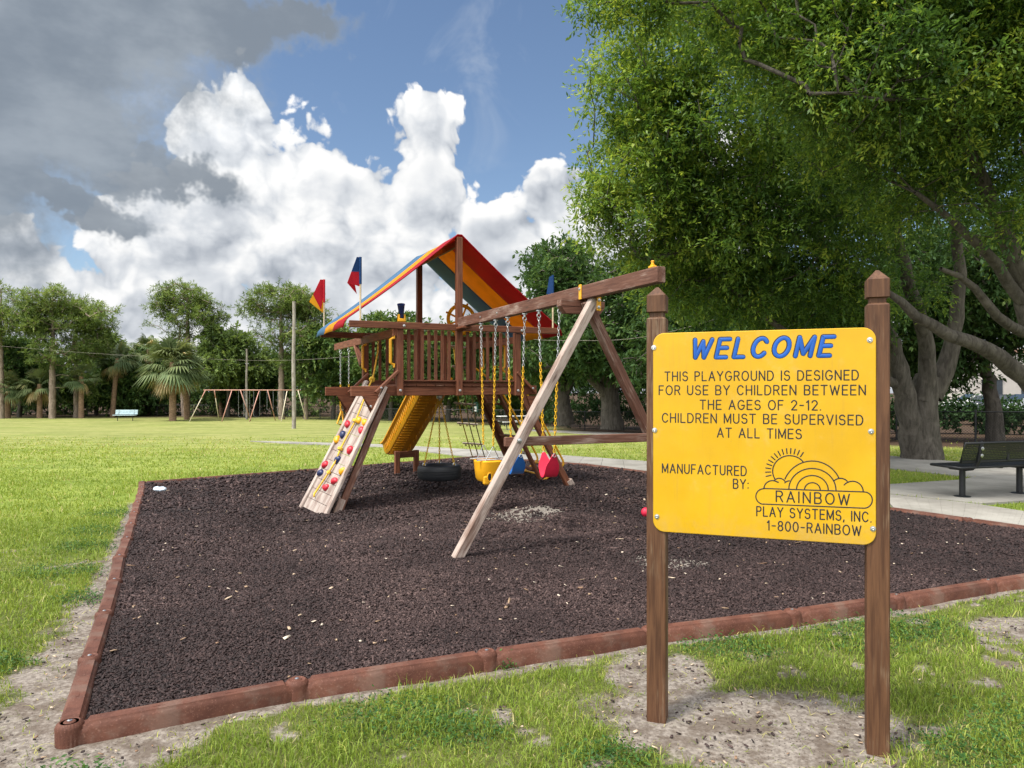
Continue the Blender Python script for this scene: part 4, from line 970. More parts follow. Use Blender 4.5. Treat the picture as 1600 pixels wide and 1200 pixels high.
# chains, swings and the tyre hang from the set: things of their own
def chain_mesh(p0, p1, parts, r=.0040, pitch=.036):
    p0, p1 = Vector(p0), Vector(p1); L = (p1 - p0).length; n = max(2, int(L / pitch)); d = (p1 - p0).normalized()
    a = d.orthogonal().normalized(); b = d.cross(a); ms = [MB() for _ in parts]
    for i in range(n):
        s = (i + .5) / n; c = p0 + d * (L * s); x = a if i % 2 else b; k = 0
        for q, (f, _) in enumerate(parts):
            if s <= f: k = q; break
        h, w = pitch * .68, .0115
        loop = [c + d * (h * math.sin(t)) * (1 if True else 1) + x * (w * math.cos(t)) for t in [2 * math.pi * g / 8 for g in range(8)]]
        ms[k].tube(loop, r if parts[k][1] is STEEL else r * 1.3, 4, closed=True)
    return ms
def chain(par, p0, p1, yellow_from=.34):
    parts = ((yellow_from, STEEL), (1.0, YCHAIN)) if yellow_from > 0 else ((1.0, YCHAIN),)
    for mb, (f, mat) in zip(chain_mesh(p0, p1, parts), parts):
        if mb.v: mb.build('chain' if mat is STEEL else 'coated_chain', mat, par, sm=True)
def hanger(par, p):
    m = MB(); m.lathe([(.030, 0), (.030, -.012), (.014, -.016), (.012, -.045)], p, 10); m.tube([Vector(p) + Vector((.022 * math.cos(t), 0, -.062 + .026 * math.sin(t))) for t in [2 * math.pi * g / 12 for g in range(12)]], .006, 6, closed=True)
    m.build('hanger', STEEL, par, sm=False)
def belt_swing(name, v0, v1, zb, zt, mat, label, spin):
    o = thing(name, label, 'swing', TW(0, (v0 + v1) / 2, 2.47), TROT, 'swings hanging from the beam')
    h = (v1 - v0) / 2; dz = -2.47
    m = MB(); n = 18; ins = []; outs = []
    c, s_ = math.cos(spin), math.sin(spin)
    w0 = .155
    for k in range(n + 1):
        t = -1 + 2 * k / n; y = w0 * t; z = zb + (zt - zb) * (abs(t) ** 2.3); wd = .080 if abs(t) < .74 else .080 - (abs(t) - .74) / .26 * .062
        for lst, off in ((outs, 0), (ins, .011)):
            yy = y - math.copysign(off * min(1, abs(t) * 1.2), t); zz = z + off * (1 - abs(t)) ** .5
            lst.append((yy, zz + dz, wd))
    def pt(q, sx): x, y = sx * q[2], q[0]; return Vector((x * c - y * s_, x * s_ + y * c, q[1]))
    V = []; F = []
    for a, b in zip(outs, ins): V += [pt(a, -1), pt(a, 1), pt(b, 1), pt(b, -1)]
    for k in range(n):
        i = k * 4
        for e in range(4): F.append([i + e, i + (e + 1) % 4, i + 4 + (e + 1) % 4, i + 4 + e])
    F += [[3, 2, 1, 0], [n * 4, n * 4 + 1, n * 4 + 2, n * 4 + 3]]
    m.add(V, F); m.build('seat', mat, o, auto=40)
    for sg in (-1, 1):
        top = Vector((0, -sg * -h, 0)) if False else Vector((0, sg * h, 0)); e = pt((sg * w0, zt + dz + .02, 0), 0)
        hanger(o, top); chain(o, top + Vector((0, 0, -.08)), e)
        q = MB(); q.tube([e + Vector((0, 0, -.005)), e + Vector((.02 * c, .02 * s_, -.04)), e + Vector((0, 0, -.05)), e + Vector((-.02 * c, -.02 * s_, -.04))], .005, 6, closed=True); q.build('shackle', STEEL, o)
    return o
belt_swing('belt_swing', 1.66, 2.13, .575, .815, BELT_BLUE, 'blue rubber belt swing hanging between the yellow bucket and the red belt', R(-4))
belt_swing('belt_swing', 2.49, 2.965, .625, .885, BELT_RED, 'bright red rubber belt swing nearest the leaning A-frame leg', R(-6))
def bucket_swing():
    o = thing('bucket_swing', 'yellow plastic toddler bucket swing hanging beside the black tyre', 'swing', TW(0, 1.06, 2.47), TROT, 'swings hanging from the beam'); dz = -2.47
    m = MB(); rings = []
    for z, rx, ry in ((.40, .08, .10), (.405, .125, .145), (.44, .150, .165), (.56, .165, .175), (.66, .175, .185), (.665, .168, .178)):
        rings.append([Vector((rx * math.copysign(abs(math.cos(a)) ** .7, math.cos(a)), ry * math.copysign(abs(math.sin(a)) ** .7, math.sin(a)), z + dz)) for a in [2 * math.pi * k / 24 for k in range(24)]])
    inner = [[Vector((q.x * .93, q.y * .93, q.z + .012)) for q in r] for r in reversed(rings[1:])]
    m.loft(rings + inner)
    for sx in (-1, 1): m.box((sx * .09, .155 * -1, .43 + dz), .10, .05, .12, .02)
    m.build('seat', YELLOW, o, auto=40)
    h = MB()
    for y in (-.178,): 
        for x in (-.06, .06): h.tube([Vector((x + .032 * math.cos(a), y - .008, .47 + dz + .055 * math.sin(a))) for a in [2 * math.pi * k / 14 for k in range(14)]], .008, 6, closed=True)
        h.box((-.06, y + .0, .47 + dz), .05, .012, .09, .004, mi=1); h.box((.06, y, .47 + dz), .05, .012, .09, .004, mi=1)
    h.build('leg_hole', [YELLOW, INK], o)
    q = MB()
    for y in (-.2, .2): q.tube([Vector((-.21, y * .6, .685 + dz)), Vector((.20, y * .6, .685 + dz))], .012, 6)
    q.box((.178, -.04, .60 + dz), .006, .11, .06, .002); q.build('seat_frame', STEEL, o)
    for sg in (-1, 1):
        top = Vector((0, sg * .24, 0)); y = Vector((0, sg * .16, .86 + dz)); hanger(o, top); chain(o, top + Vector((0, 0, -.08)), y)
        w = MB()
        for x in (-.10, .10): w.tube([y, Vector((x, sg * .14, .675 + dz))], .0055, 6)
        w.build('wire_bail', STEEL, o)
bucket_swing()
def tyre_swing():
    o = thing('tire_swing', 'black tire swing hanging flat on three chains under the deck', 'tire swing', TW(.03, -.92, 1.47), TROT); dz = -1.47; z0 = .205
    m = MB(); prof = [(.205, .05), (.225, .02), (.285, .0), (.322, .018), (.335, .05), (.338, .062), (.332, .066), (.338, .070), (.340, .098), (.333, .102), (.340, .106), (.341, .134), (.334, .138), (.340, .142), (.338, .165), (.335, .19), (.318, .215), (.28, .228), (.232, .218), (.208, .195), (.198, .186), (.205, .17), (.26, .15), (.30, .12), (.26, .07)]
    rings = [[Vector((r * math.cos(a), r * math.sin(a), h + z0 + dz)) for a in [2 * math.pi * k / 40 for k in range(40)]] for r, h in prof]
    m.loft(rings, closed=True); m.build('tire', TYRE, o, auto=35)
    for k in range(3):
        a = R(70 + 120 * k); b = Vector((.265 * math.cos(a), .265 * math.sin(a), z0 + .235 + dz)); chain(o, Vector((.02 * math.cos(a), .02 * math.sin(a), -.03)), b, 0)
        q = MB(); q.tube([b + Vector((.022 * math.cos(t), 0, .0 + .03 * math.sin(t))) for t in [2 * math.pi * g / 10 for g in range(10)]], .006, 6, closed=True); q.build('eye_bolt', STEEL, o)
    q = MB(); q.lathe([(.045, .03), (.045, -.01), (.02, -.02), (.015, -.05)], (0, 0, 0), 12); q.build('swivel', STEEL, o)
tyre_swing()
# trapeze handles on chains from the long side rail
for v, ze, lab in ((-3.64, 1.22, 'yellow triangular trapeze handle on a chain, outer of the two on the long rail'), (-2.95, 1.22, 'yellow trapeze handle on a chain, nearer the tower post')):
    o = thing('trapeze_handle', lab, 'trapeze', TW(-.92, v, 2.345), TROT, 'trapeze handles behind the rock wall')
    hanger(o, (0, 0, 0)); e = Vector((0, 0, ze - 2.345)); chain(o, Vector((0, 0, -.08)), e, .55)
    m = MB(); a = R(35); d = Vector((math.cos(a), math.sin(a), 0))
    m.tube([e + d * .02, e + d * .02 + Vector((0, 0, -.02)), e - d * .085 + Vector((0, 0, -.24)), e + d * .0 + Vector((0, 0, -.265)), e + d * .085 + Vector((0, 0, -.24)), e + d * .045 + Vector((0, 0, -.02))], .016, 8, closed=True); m.build('handle', YELLOW, o, sm=True)
# rope ladder
o = thing('rope_ladder', 'rope ladder with pale wooden rungs slanting from the deck to the mulch behind', 'rope ladder', TW(.7, -1.95, 2.34), TROT)
def rl(u, v, z): return Vector((u - .7, -(v + 1.95), z - 2.34))
LP = [(.66, -1.97, 2.34), (.69, -1.97, 1.99), (.72, -1.98, 1.50), (.78, -2.1, 1.36), (1.03, -2.6, .99), (1.33, -3.1, .585), (1.66, -3.55, .06)]
for k in range(3):
    m = MB(); m.tube([rl(a + .13 * k + .01 * i, b, c - .012 * k * (i > 2)) for i, (a, b, c) in enumerate(LP)], .011, 6); m.build('side_rope', ROPE_T if k else ROPE_Y, o, sm=True)
for i in (0, 1, 3, 4, 5):
    a, b, c = LP[i]; m = MB(); m.tube([rl(a - .05, b - .0, c + .006), rl(a + .33, b, c - .03)], .019, 8, round_end=True); m.build('rung', ROPE_WOOD, o, sm=False)
    m = MB()
    for k in range(3): m.lathe([(.012, -.02), (.022, -.01), (.022, .01), (.012, .02)], rl(a + .13 * k, b, c - .032 - .01 * k), 8)
    m.build('knot', ROPE_T, o, sm=True)

# ------------------------------------------------------------------ the sign
SA, SB = np.array([.690, 3.43]), np.array([1.57, 3.11])                 # feet of the two posts
SU = SB - SA; SW = np.linalg.norm(SU); SU = SU / SW; SN = np.array([SU[1], -SU[0]])
SROT = math.atan2(SU[1], SU[0])
sign = thing('playground_sign', 'yellow welcome sign with blue and dark lettering on two brown posts', 'sign', (SA[0], SA[1], 0), SROT)
PO = SA + SN * .052                                                      # a point of the panel's front face
def onp(px, py):                                                         # photo pixel -> point of the panel face (x along, z up)
    d = np.array([(px - 800) / FPX, 1.0]); s = (PO @ SN) / (d @ SN); p = d * s
    return (p - SA) @ SU, EYE + (HZ - py) / FPX * s
for x, zt in ((0.0, 2.045), (SW, 2.072)):
    m = MB(); w = .0445
    def sq(h, z, c=.004): return [Vector((q[0] + x, q[1], z)) for q in [(-h + c, -h), (h - c, -h), (h, -h + c), (h, h - c), (h - c, h), (-h + c, h), (-h, h - c), (-h, -h + c)]]
    m.loft([sq(w, -.25), sq(w, zt - .150), sq(w - .004, zt - .145), sq(w - .012, zt - .141), sq(w - .012, zt - .120), sq(w, zt - .116), sq(w, zt - .040), sq(w - .004, zt - .036), sq(.006, zt + .002, .001)])
    # grain runs along z: turn the coordinates so local x is the length
    M = Matrix.Translation((x, 0, 0)) @ Matrix.Rotation(R(-90), 4, 'Y'); inv = M.inverted(); m.v = [inv @ q for q in m.v]
    m.build('post', SIGN_WOOD, sign, M)
def panel():
    TL, TR, BR_, BL_ = onp(1018.5, 527), onp(1366, 504.5), onp(1372, 850), onp(1022.5, 833)
    x0, x1 = (TL[0] + BL_[0]) / 2, (TR[0] + BR_[0]) / 2; z1, z0 = (TL[1] + TR[1]) / 2, (BL_[1] + BR_[1]) / 2
    rc = .052; th = .0125
    def outline(e, y):
        P = []
        for cx, cz, a0 in ((x1 - rc, z1 - rc, 0), (x0 + rc, z1 - rc, 90), (x0 + rc, z0 + rc, 180), (x1 - rc, z0 + rc, 270)):
            for k in range(9): a = R(a0 + k * 90 / 8); P.append(Vector((cx + (rc - e) * math.cos(a), y, cz + (rc - e) * math.sin(a))))
        return P
    m = MB(); yf = -.052
    m.loft([outline(0, yf + th * .9)[::1], outline(0, yf + .0025), outline(.0025, yf)])
    p = m.build('panel', SIGN_YEL, sign, auto=25)
    for px, py in ((1021.5, 543), (1023, 672), (1026.5, 807), (1359, 531), (1361, 674), (1364, 826)):
        x, z = onp(px, py); b = MB(); M = Matrix.Rotation(R(90), 4, 'X')
        b.lathe([(.0115, 0), (.0115, .0018), (.0075, .002), (.0070, .005), (.0045, .0062), (.0035, .0055), (.001, .0055)], (x, yf, z), 16, M)
        b.build('bolt', STEEL, p, auto=40)
    return p, yf
spanel, SYF = panel()
# single-stroke lettering, like a router cuts it
def arc(cx, cy, rx, ry, a0, a1, n=9): return [(cx + rx * math.cos(R(a0 + (a1 - a0) * k / n)), cy + ry * math.sin(R(a0 + (a1 - a0) * k / n))) for k in range(n + 1)]
def _S(w): return [arc(w * .5, .74, w * .46, .26, 25, 180, 9) + arc(w * .5, .74, w * .46, .235, 180, 250, 5)[1:] + arc(w * .5, .275, w * .5, .265, 75, 0, 5)[0:] + arc(w * .5, .27, w * .5, .27, 0, -160, 9)[1:]]
GL = {
 'A': (.70, [[(0, 0), (.35, 1), (.70, 0)], [(.12, .33), (.58, .33)]]),
 'B': (.60, [[(0, 0), (0, 1), (.33, 1)] + arc(.33, .76, .24, .24, 90, -90) + [(0, .52)], [(.33, .52)] + arc(.34, .26, .26, .26, 90, -90) + [(0, 0)]]),
 'C': (.68, [arc(.36, .5, .36, .5, 38, 322, 18)]),
 'D': (.66, [[(0, 0), (0, 1), (.28, 1)] + arc(.28, .5, .38, .5, 90, -90, 12) + [(0, 0)]]),
 'E': (.54, [[(.54, 1), (0, 1), (0, 0), (.54, 0)], [(0, .52), (.48, .52)]]),
 'F': (.52, [[(.52, 1), (0, 1), (0, 0)], [(0, .52), (.44, .52)]]),
 'G': (.72, [arc(.37, .5, .37, .5, 42, 340, 18) + [(.72, .46), (.42, .46)]]),
 'H': (.62, [[(0, 0), (0, 1)], [(.62, 0), (.62, 1)], [(0, .52), (.62, .52)]]),
 'I': (.0, [[(0, 0), (0, 1)]]),
 'L': (.50, [[(0, 1), (0, 0), (.50, 0)]]),
 'M': (.76, [[(0, 0), (0, 1), (.38, .12), (.76, 1), (.76, 0)]]),
 'N': (.64, [[(0, 0), (0, 1), (.64, 0), (.64, 1)]]),
 'O': (.76, [arc(.38, .5, .38, .5, 90, 450, 22)]),
 'P': (.56, [[(0, 0), (0, 1), (.30, 1)] + arc(.30, .75, .26, .25, 90, -90) + [(0, .50)]]),
 'R': (.60, [[(0, 0), (0, 1), (.32, 1)] + arc(.32, .75, .26, .25, 90, -90) + [(0, .50)], [(.32, .50), (.60, 0)]]),
 'S': (.60, _S(.60)),
 'T': (.64, [[(0, 1), (.64, 1)], [(.32, 1), (.32, 0)]]),
 'U': (.62, [[(0, 1), (0, .32)] + arc(.31, .31, .31, .31, 180, 360, 10) + [(.62, 1)]]),
 'V': (.68, [[(0, 1), (.34, 0), (.68, 1)]]),
 'W': (.96, [[(0, 1), (.24, 0), (.48, .9), (.72, 0), (.96, 1)]]),
 'Y': (.66, [[(0, 1), (.33, .48), (.66, 1)], [(.33, .48), (.33, 0)]]),
 '0': (.60, [arc(.30, .5, .30, .5, 90, 450, 20)]),
 '1': (.24, [[(0, .80), (.20, 1), (.20, 0)]]),
 '2': (.56, [arc(.28, .72, .28, .28, 165, -20, 10) + [(.02, 0), (.56, 0)]]),
 '8': (.56, [arc(.28, .755, .245, .245, -90, 270, 16), arc(.28, .26, .28, .26, 90, 450, 16)]),
 '-': (.42, [[(.02, .48), (.40, .48)]]),
 '.': (.02, [[(0, 0), (.015, .02)]]), ',': (.06, [[(.05, .05), (.0, -.15)]]), ':': (.02, [[(0, .1), (.015, .12)], [(0, .6), (.015, .62)]]),
}
def stroke(m, pts, r, h, seg=8):
    """a groove-wide bead, flattened so it stands h proud of the panel"""
    b0 = len(m.v); cur = [pts[0]]; runs = []
    for i in range(1, len(pts)):
        cur.append(pts[i])
        if i < len(pts) - 1:
            a = Vector((pts[i][0] - pts[i - 1][0], pts[i][1] - pts[i - 1][1])); b = Vector((pts[i + 1][0] - pts[i][0], pts[i + 1][1] - pts[i][1]))
            if a.length > 1e-9 and b.length > 1e-9 and a.angle(b) > R(48): runs.append(cur); cur = [pts[i]]
    runs.append(cur)
    for q in runs: m.tube([Vector((x, 0, z)) for x, z in q], r, seg, round_end=True, flat=(0, 1, 0))
    for i in range(b0, len(m.v)): q = m.v[i]; q.y = SYF + q.y / r * h
def text(m, s, x0, x1, z0, hgt, r, h=.0012, slant=0.0, gap=.26, space=.62):
    """strokes of a line go to m, or, when m is None, to one new mesh per word (returned)"""
    wid = 0; words = [m or MB()]
    for i, c in enumerate(s): wid += space if c == ' ' else GL[c][0] + (gap if i < len(s) - 1 and s[i + 1] != ' ' else 0)
    k = (x1 - x0) / wid; x = 0
    for i, c in enumerate(s):
        if c == ' ':
            x += space
            if m is None: words.append(MB())
            continue
        w, st = GL[c]
        for pl in st: stroke(words[-1], [(x0 + (x + a) * k + slant * b * hgt, z0 + b * hgt) for a, b in pl], r, h)
        x += w + (gap if i < len(s) - 1 and s[i + 1] != ' ' else 0)
    return words
LINES = [('THIS PLAYGROUND IS DESIGNED', 1039, 589, 1341, 585, 14.4), ('FOR USE BY CHILDREN BETWEEN', 1030, 611, 1352, 608, 14.4), ('THE AGES OF 2-12.', 1094, 633, 1282, 632.5, 14.4),
         ('CHILDREN MUST BE SUPERVISED', 1035, 654, 1348, 655, 14.4), ('AT ALL TIMES', 1121, 676.5, 1252, 677.5, 14.4), ('MANUFACTURED', 1035, 732.5, 1166, 735, 14.4), ('BY:', 1146, 756, 1169, 756.5, 14.4),
         ('PLAY SYSTEMS, INC.', 1182.5, 800.5, 1361, 806, 14.4), ('1-800-RAINBOW', 1199, 823, 1345, 827, 14.4)]
def lettering():
    for s, xa, ya, xb, yb, hp in LINES:
        A, B = onp(xa, ya), onp(xb, yb); h = hp / FPX * 3.22; zc = (A[1] + B[1]) / 2
        for wm in text(None, s, A[0], B[0], zc - h / 2, h, .0028, gap=.34, space=.95): wm.build('sign_word', INK, spanel, sm=True)
    m = MB(); A, B = onp(1213, 776), onp(1327, 780); h = 16.5 / FPX * 3.18; text(m, 'RAINBOW', A[0], B[0], (A[1] + B[1]) / 2 - h / 2, h, .0030, gap=.42)
    m.build('sign_word', INK, spanel, sm=True)
    A, B = onp(1079, 546), onp(1303, 537); h = 33 / FPX * 3.24
    zc = (onp(1078, 545.5)[1] + onp(1303, 537)[1]) / 2
    m = MB(); text(m, 'WELCOME', A[0] + .002, B[0] - .018, zc - h / 2 + .003, h * .86, .0112, .0008, slant=.22, gap=.44); m.build('heading_shadow', INK, spanel, sm=True)
    m = MB(); text(m, 'WELCOME', A[0] + .0035, B[0] - .0165, zc - h / 2 + .001, h * .86, .0096, .0016, slant=.22, gap=.44); m.build('heading', BLUE_INK, spanel, sm=True)
    # sun, rainbow and clouds emblem over the name bar
    def Z(x, y): return onp(1180 + x / 8.0, 690 + y / 8.0)
    m = MB(); r = .0026
    def pl(pts): stroke(m, [Z(*p) for p in pts], r, .0012)
    def sp(cx, cy, rx, ry, a0, a1, n=20, sk=0.0): return [(cx + rx * math.cos(R(a0 + (a1 - a0) * k / n)), cy - ry * math.sin(R(a0 + (a1 - a0) * k / n)) + sk * (rx * math.cos(R(a0 + (a1 - a0) * k / n)))) for k in range(n + 1)]
    pl([(100, 585)] + [(1350, 628)] + sp(1362, 730, 102, 102, 90, -90, 12) + [(100, 780)] + sp(105, 685, 97, 97, 270, 90, 12))
    for rad, rx in ((90, 98), (180, 198), (268, 295)): pl(sp(715, 603, rx, rad, 180, 0, 24, .02))
    pl(sp(712, 620, 372, 378, 156, 25, 24))
    pl(sp(430, 370, 212, 195, 212, 36, 24))
    for k in range(14):
        a = R(193 - k * 10.6); c_, s_ = math.cos(a), math.sin(a); pl([(430 + 238 * c_, 370 - 222 * s_), (430 + 300 * c_, 370 - 285 * s_)])
    pl(sp(215, 585, 105, 98, 178, 52, 12)); pl(sp(300, 540, 85, 82, 140, 30, 12)); pl(sp(430, 575, 85, 85, 135, 92, 6)); pl([(245, 490), (290, 508)])
    pl(sp(1065, 560, 110, 102, 140, 40, 12)); pl(sp(1215, 625, 135, 130, 140, 0, 16))
    m.build('emblem', INK, spanel, sm=True)
lettering()
#PART3
# ------------------------------------------------------------------ trees
def tubes_np(chains, seg=6):
    """chains: list of (points Nx3, radii N) -> one mesh worth of tapered tubes"""
    VV = []; QQ = []; off = 0
    ang = np.linspace(0, 2 * np.pi, seg, endpoint=False); ca, sa = np.cos(ang), np.sin(ang)
    for P, r in chains:
        P = np.asarray(P, float); n = len(P)
        if n < 2: continue
        t = np.gradient(P, axis=0); t /= np.linalg.norm(t, axis=1)[:, None] + 1e-9
        ref = np.where(np.abs(t[:, 2:3]) < .85, np.array([[0, 0, 1.0]]), np.array([[1.0, 0, 0]]))
        if n > 2: ref[:] = ref[n // 2]
        a = np.cross(t, ref); a /= np.linalg.norm(a, axis=1)[:, None] + 1e-9; b = np.cross(a, t)
        V = P[:, None, :] + (a[:, None, :] * ca[None, :, None] + b[:, None, :] * sa[None, :, None]) * np.asarray(r)[:, None, None]
        I = off + np.arange(n * seg).reshape(n, seg)
        Q = np.stack([I[:-1], np.roll(I[:-1], -1, 1), np.roll(I[1:], -1, 1), I[1:]], -1).reshape(-1, 4)
        VV.append(V.reshape(-1, 3)); QQ.append(Q); off += n * seg
    return np.concatenate(VV), np.concatenate(QQ)
def grow(limbs, centers, r, tip=.010, sag=.05, jit=.10, step=.55):
    """limbs: explicit (points, radii). Every leaf-clump centre is joined to the nearest wood; returns chains and skeleton"""
    nodes = []; par = []; rad_ex = []; chains = []
    for P, rr in limbs:
        P = np.asarray(P, float); rr = np.asarray(rr, float)
        seg = np.linalg.norm(np.diff(P, axis=0), axis=1); s = np.concatenate([[0], np.cumsum(seg)]); n = max(3, int(s[-1] / .3))
        ss = np.linspace(0, s[-1], n); Q = np.stack([np.interp(ss, s, P[:, k]) for k in range(3)], 1); q = np.interp(ss, s, rr)
        # soften the corners
        for _ in range(2): Q[1:-1] = .25 * Q[:-2] + .5 * Q[1:-1] + .25 * Q[2:]
        Q[1:-1] += r.normal(0, .02, Q[1:-1].shape) * np.minimum(1, q[1:-1, None] * 8)
        chains.append((Q, q)); nodes += list(Q); rad_ex += list(q)
    base = len(nodes); arr = np.zeros((base + len(centers) * 14, 3)); arr[:base] = nodes; cnt = base
    par = [-1] * base; paths = []; far = np.zeros(len(arr))
    order = np.argsort([np.min(np.linalg.norm(arr[:base] - c, axis=1)) for c in centers])
    for ci in order:
        c = centers[ci]; d = np.linalg.norm(arr[:cnt] - c, axis=1); j = int(np.argmin(d + .45 * far[:cnt])); L = d[j]
        if L < .05: continue
        k = max(1, min(12, int(L / step))); a = arr[j].copy(); idx = [j]
        for i in range(1, k + 1):
            s = i / k; p = a + (c - a) * s; p[2] += sag * L * math.sin(math.pi * s); p += r.normal(0, jit * min(1, L * .25), 3) * (i < k)
            arr[cnt] = p; far[cnt] = far[j] + L * s; par.append(idx[-1]); idx.append(cnt); cnt += 1
        paths.append(idx)
    # pipe model from the tips back to the limbs
    w = np.zeros(cnt); 
    for idx in paths: w[idx[-1]] += tip ** 2.4
    for i in range(cnt - 1, base - 1, -1):
        if par[i] >= base: w[par[i]] += w[i]
    rad = np.maximum(w, 1e-12) ** (1 / 2.4); rad[:base] = rad_ex
    for idx in paths:
        rr = rad[idx].copy(); rr[0] = min(rr[0], rr[1] * 1.25 if len(rr) > 1 else rr[0]); chains.append((arr[idx], rr))
    return chains
def leaves(C, R_, n, L, wd, r, flat=.7, droop=.35, tint=(0.45, .16), ctint=.12, bias=None, per=11):
    """n leaves round every clump centre, set along short twigs that fan out of it; tint varies by clump, twig and leaf"""
    m = len(C); k = max(1, n // per); N = m * k
    o = r.normal(0, 1, (N, 3)); o[:, 2] = o[:, 2] * flat - droop * .5; o /= np.linalg.norm(o, axis=1)[:, None]
    tl = R_ * r.uniform(.5, 1.25, N); base = np.repeat(C, k, 0) + o * (tl * .10)[:, None]
    t = np.tile((np.arange(per) + .5) / per, N); M = N * per
    O = np.repeat(o, per, 0); P = np.repeat(base, per, 0) + O * (np.repeat(tl, per) * (.15 + .9 * t))[:, None] + r.normal(0, .045 * R_, (M, 3))
    P[:, 2] -= np.repeat(tl, per) * .22 * t * t
    d = O * .75 + r.normal(0, .55, (M, 3)); d[:, 2] -= droop * .5; d /= np.linalg.norm(d, axis=1)[:, None]
    up = r.normal(0, .5, (M, 3)) + np.array([0, 0, 1.0]); s = np.cross(d, up); s /= np.linalg.norm(s, axis=1)[:, None] + 1e-9; nn = np.cross(s, d)
    l = (L * r.uniform(.6, 1.3, M))[:, None]; w = l * wd
    V = np.stack([P, P + d * l * .5 + s * w * .5 + nn * l * .08, P + d * l, P + d * l * .5 - s * w * .5 + nn * l * .08], 1)
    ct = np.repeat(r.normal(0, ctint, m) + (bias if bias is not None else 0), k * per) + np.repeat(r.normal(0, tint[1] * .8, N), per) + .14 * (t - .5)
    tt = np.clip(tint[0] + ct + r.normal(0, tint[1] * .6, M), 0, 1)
    return V.reshape(-1, 3), np.repeat(tt, 4)
def crown_obj(name, V, t, mat, parent):
    i = np.arange(len(V) // 4)[:, None] * 4 + np.arange(4)
    return link(name, raw_mesh(name, V, i, attr={'tint': t}, mats=[mat]), parent)
def lobes_pts(lobes, n, r, gap=.0, shell=.45, seed=0, gs=.8, zmin=None):
    """clump centres spread through ellipsoids, thinned by noise so gaps show"""
    vol = np.array([max(l[3] * l[4], .1) * l[5] ** .6 for l in lobes]); vol /= vol.sum(); out = []
    for l, k in zip(lobes, vol):
        m = int(n * k * (1.0 + gap * 2)) + 1
        o = r.normal(0, 1, (m, 3)); o /= np.linalg.norm(o, axis=1)[:, None]; o *= (shell + (1 - shell) * r.random(m) ** .6)[:, None]
        p = np.array(l[:3]) + o * np.array(l[3:6])
        keep = fbm(p[:, 0] + p[:, 2] * .7, p[:, 1] * .6 + p[:, 2], gs, 90 + seed, 3) > .30 + gap * .28
        if zmin is not None: keep &= p[:, 2] > zmin
        out.append(p[keep])
    return np.concatenate(out)
def tree(name, label, base, limbs, C, leaf, bark, lmat, group, r, tip=.010, seg=7, sag=.05, cat='tree', jit=.10):
    o = thing(name, label, cat, base, 0, group); b = np.array(base, float)
    chains = grow([(np.asarray(P, float) - b, q) for P, q in limbs], C - b, r, tip, sag, jit)
    V, Q = tubes_np(chains, seg); link('trunk', raw_mesh('trunk', V, Q, sm=True, mats=[bark]), o)
    V, t = leaf(C - b); crown_obj('crown', V, t, lmat, o)
    return o
def lobe(px, py, d, rx, ry, rz): p = W(px, py, d); return (p.x, p.y, p.z, rx, ry, rz)
def pts(*a): return [tuple(W(*q)) for q in a]

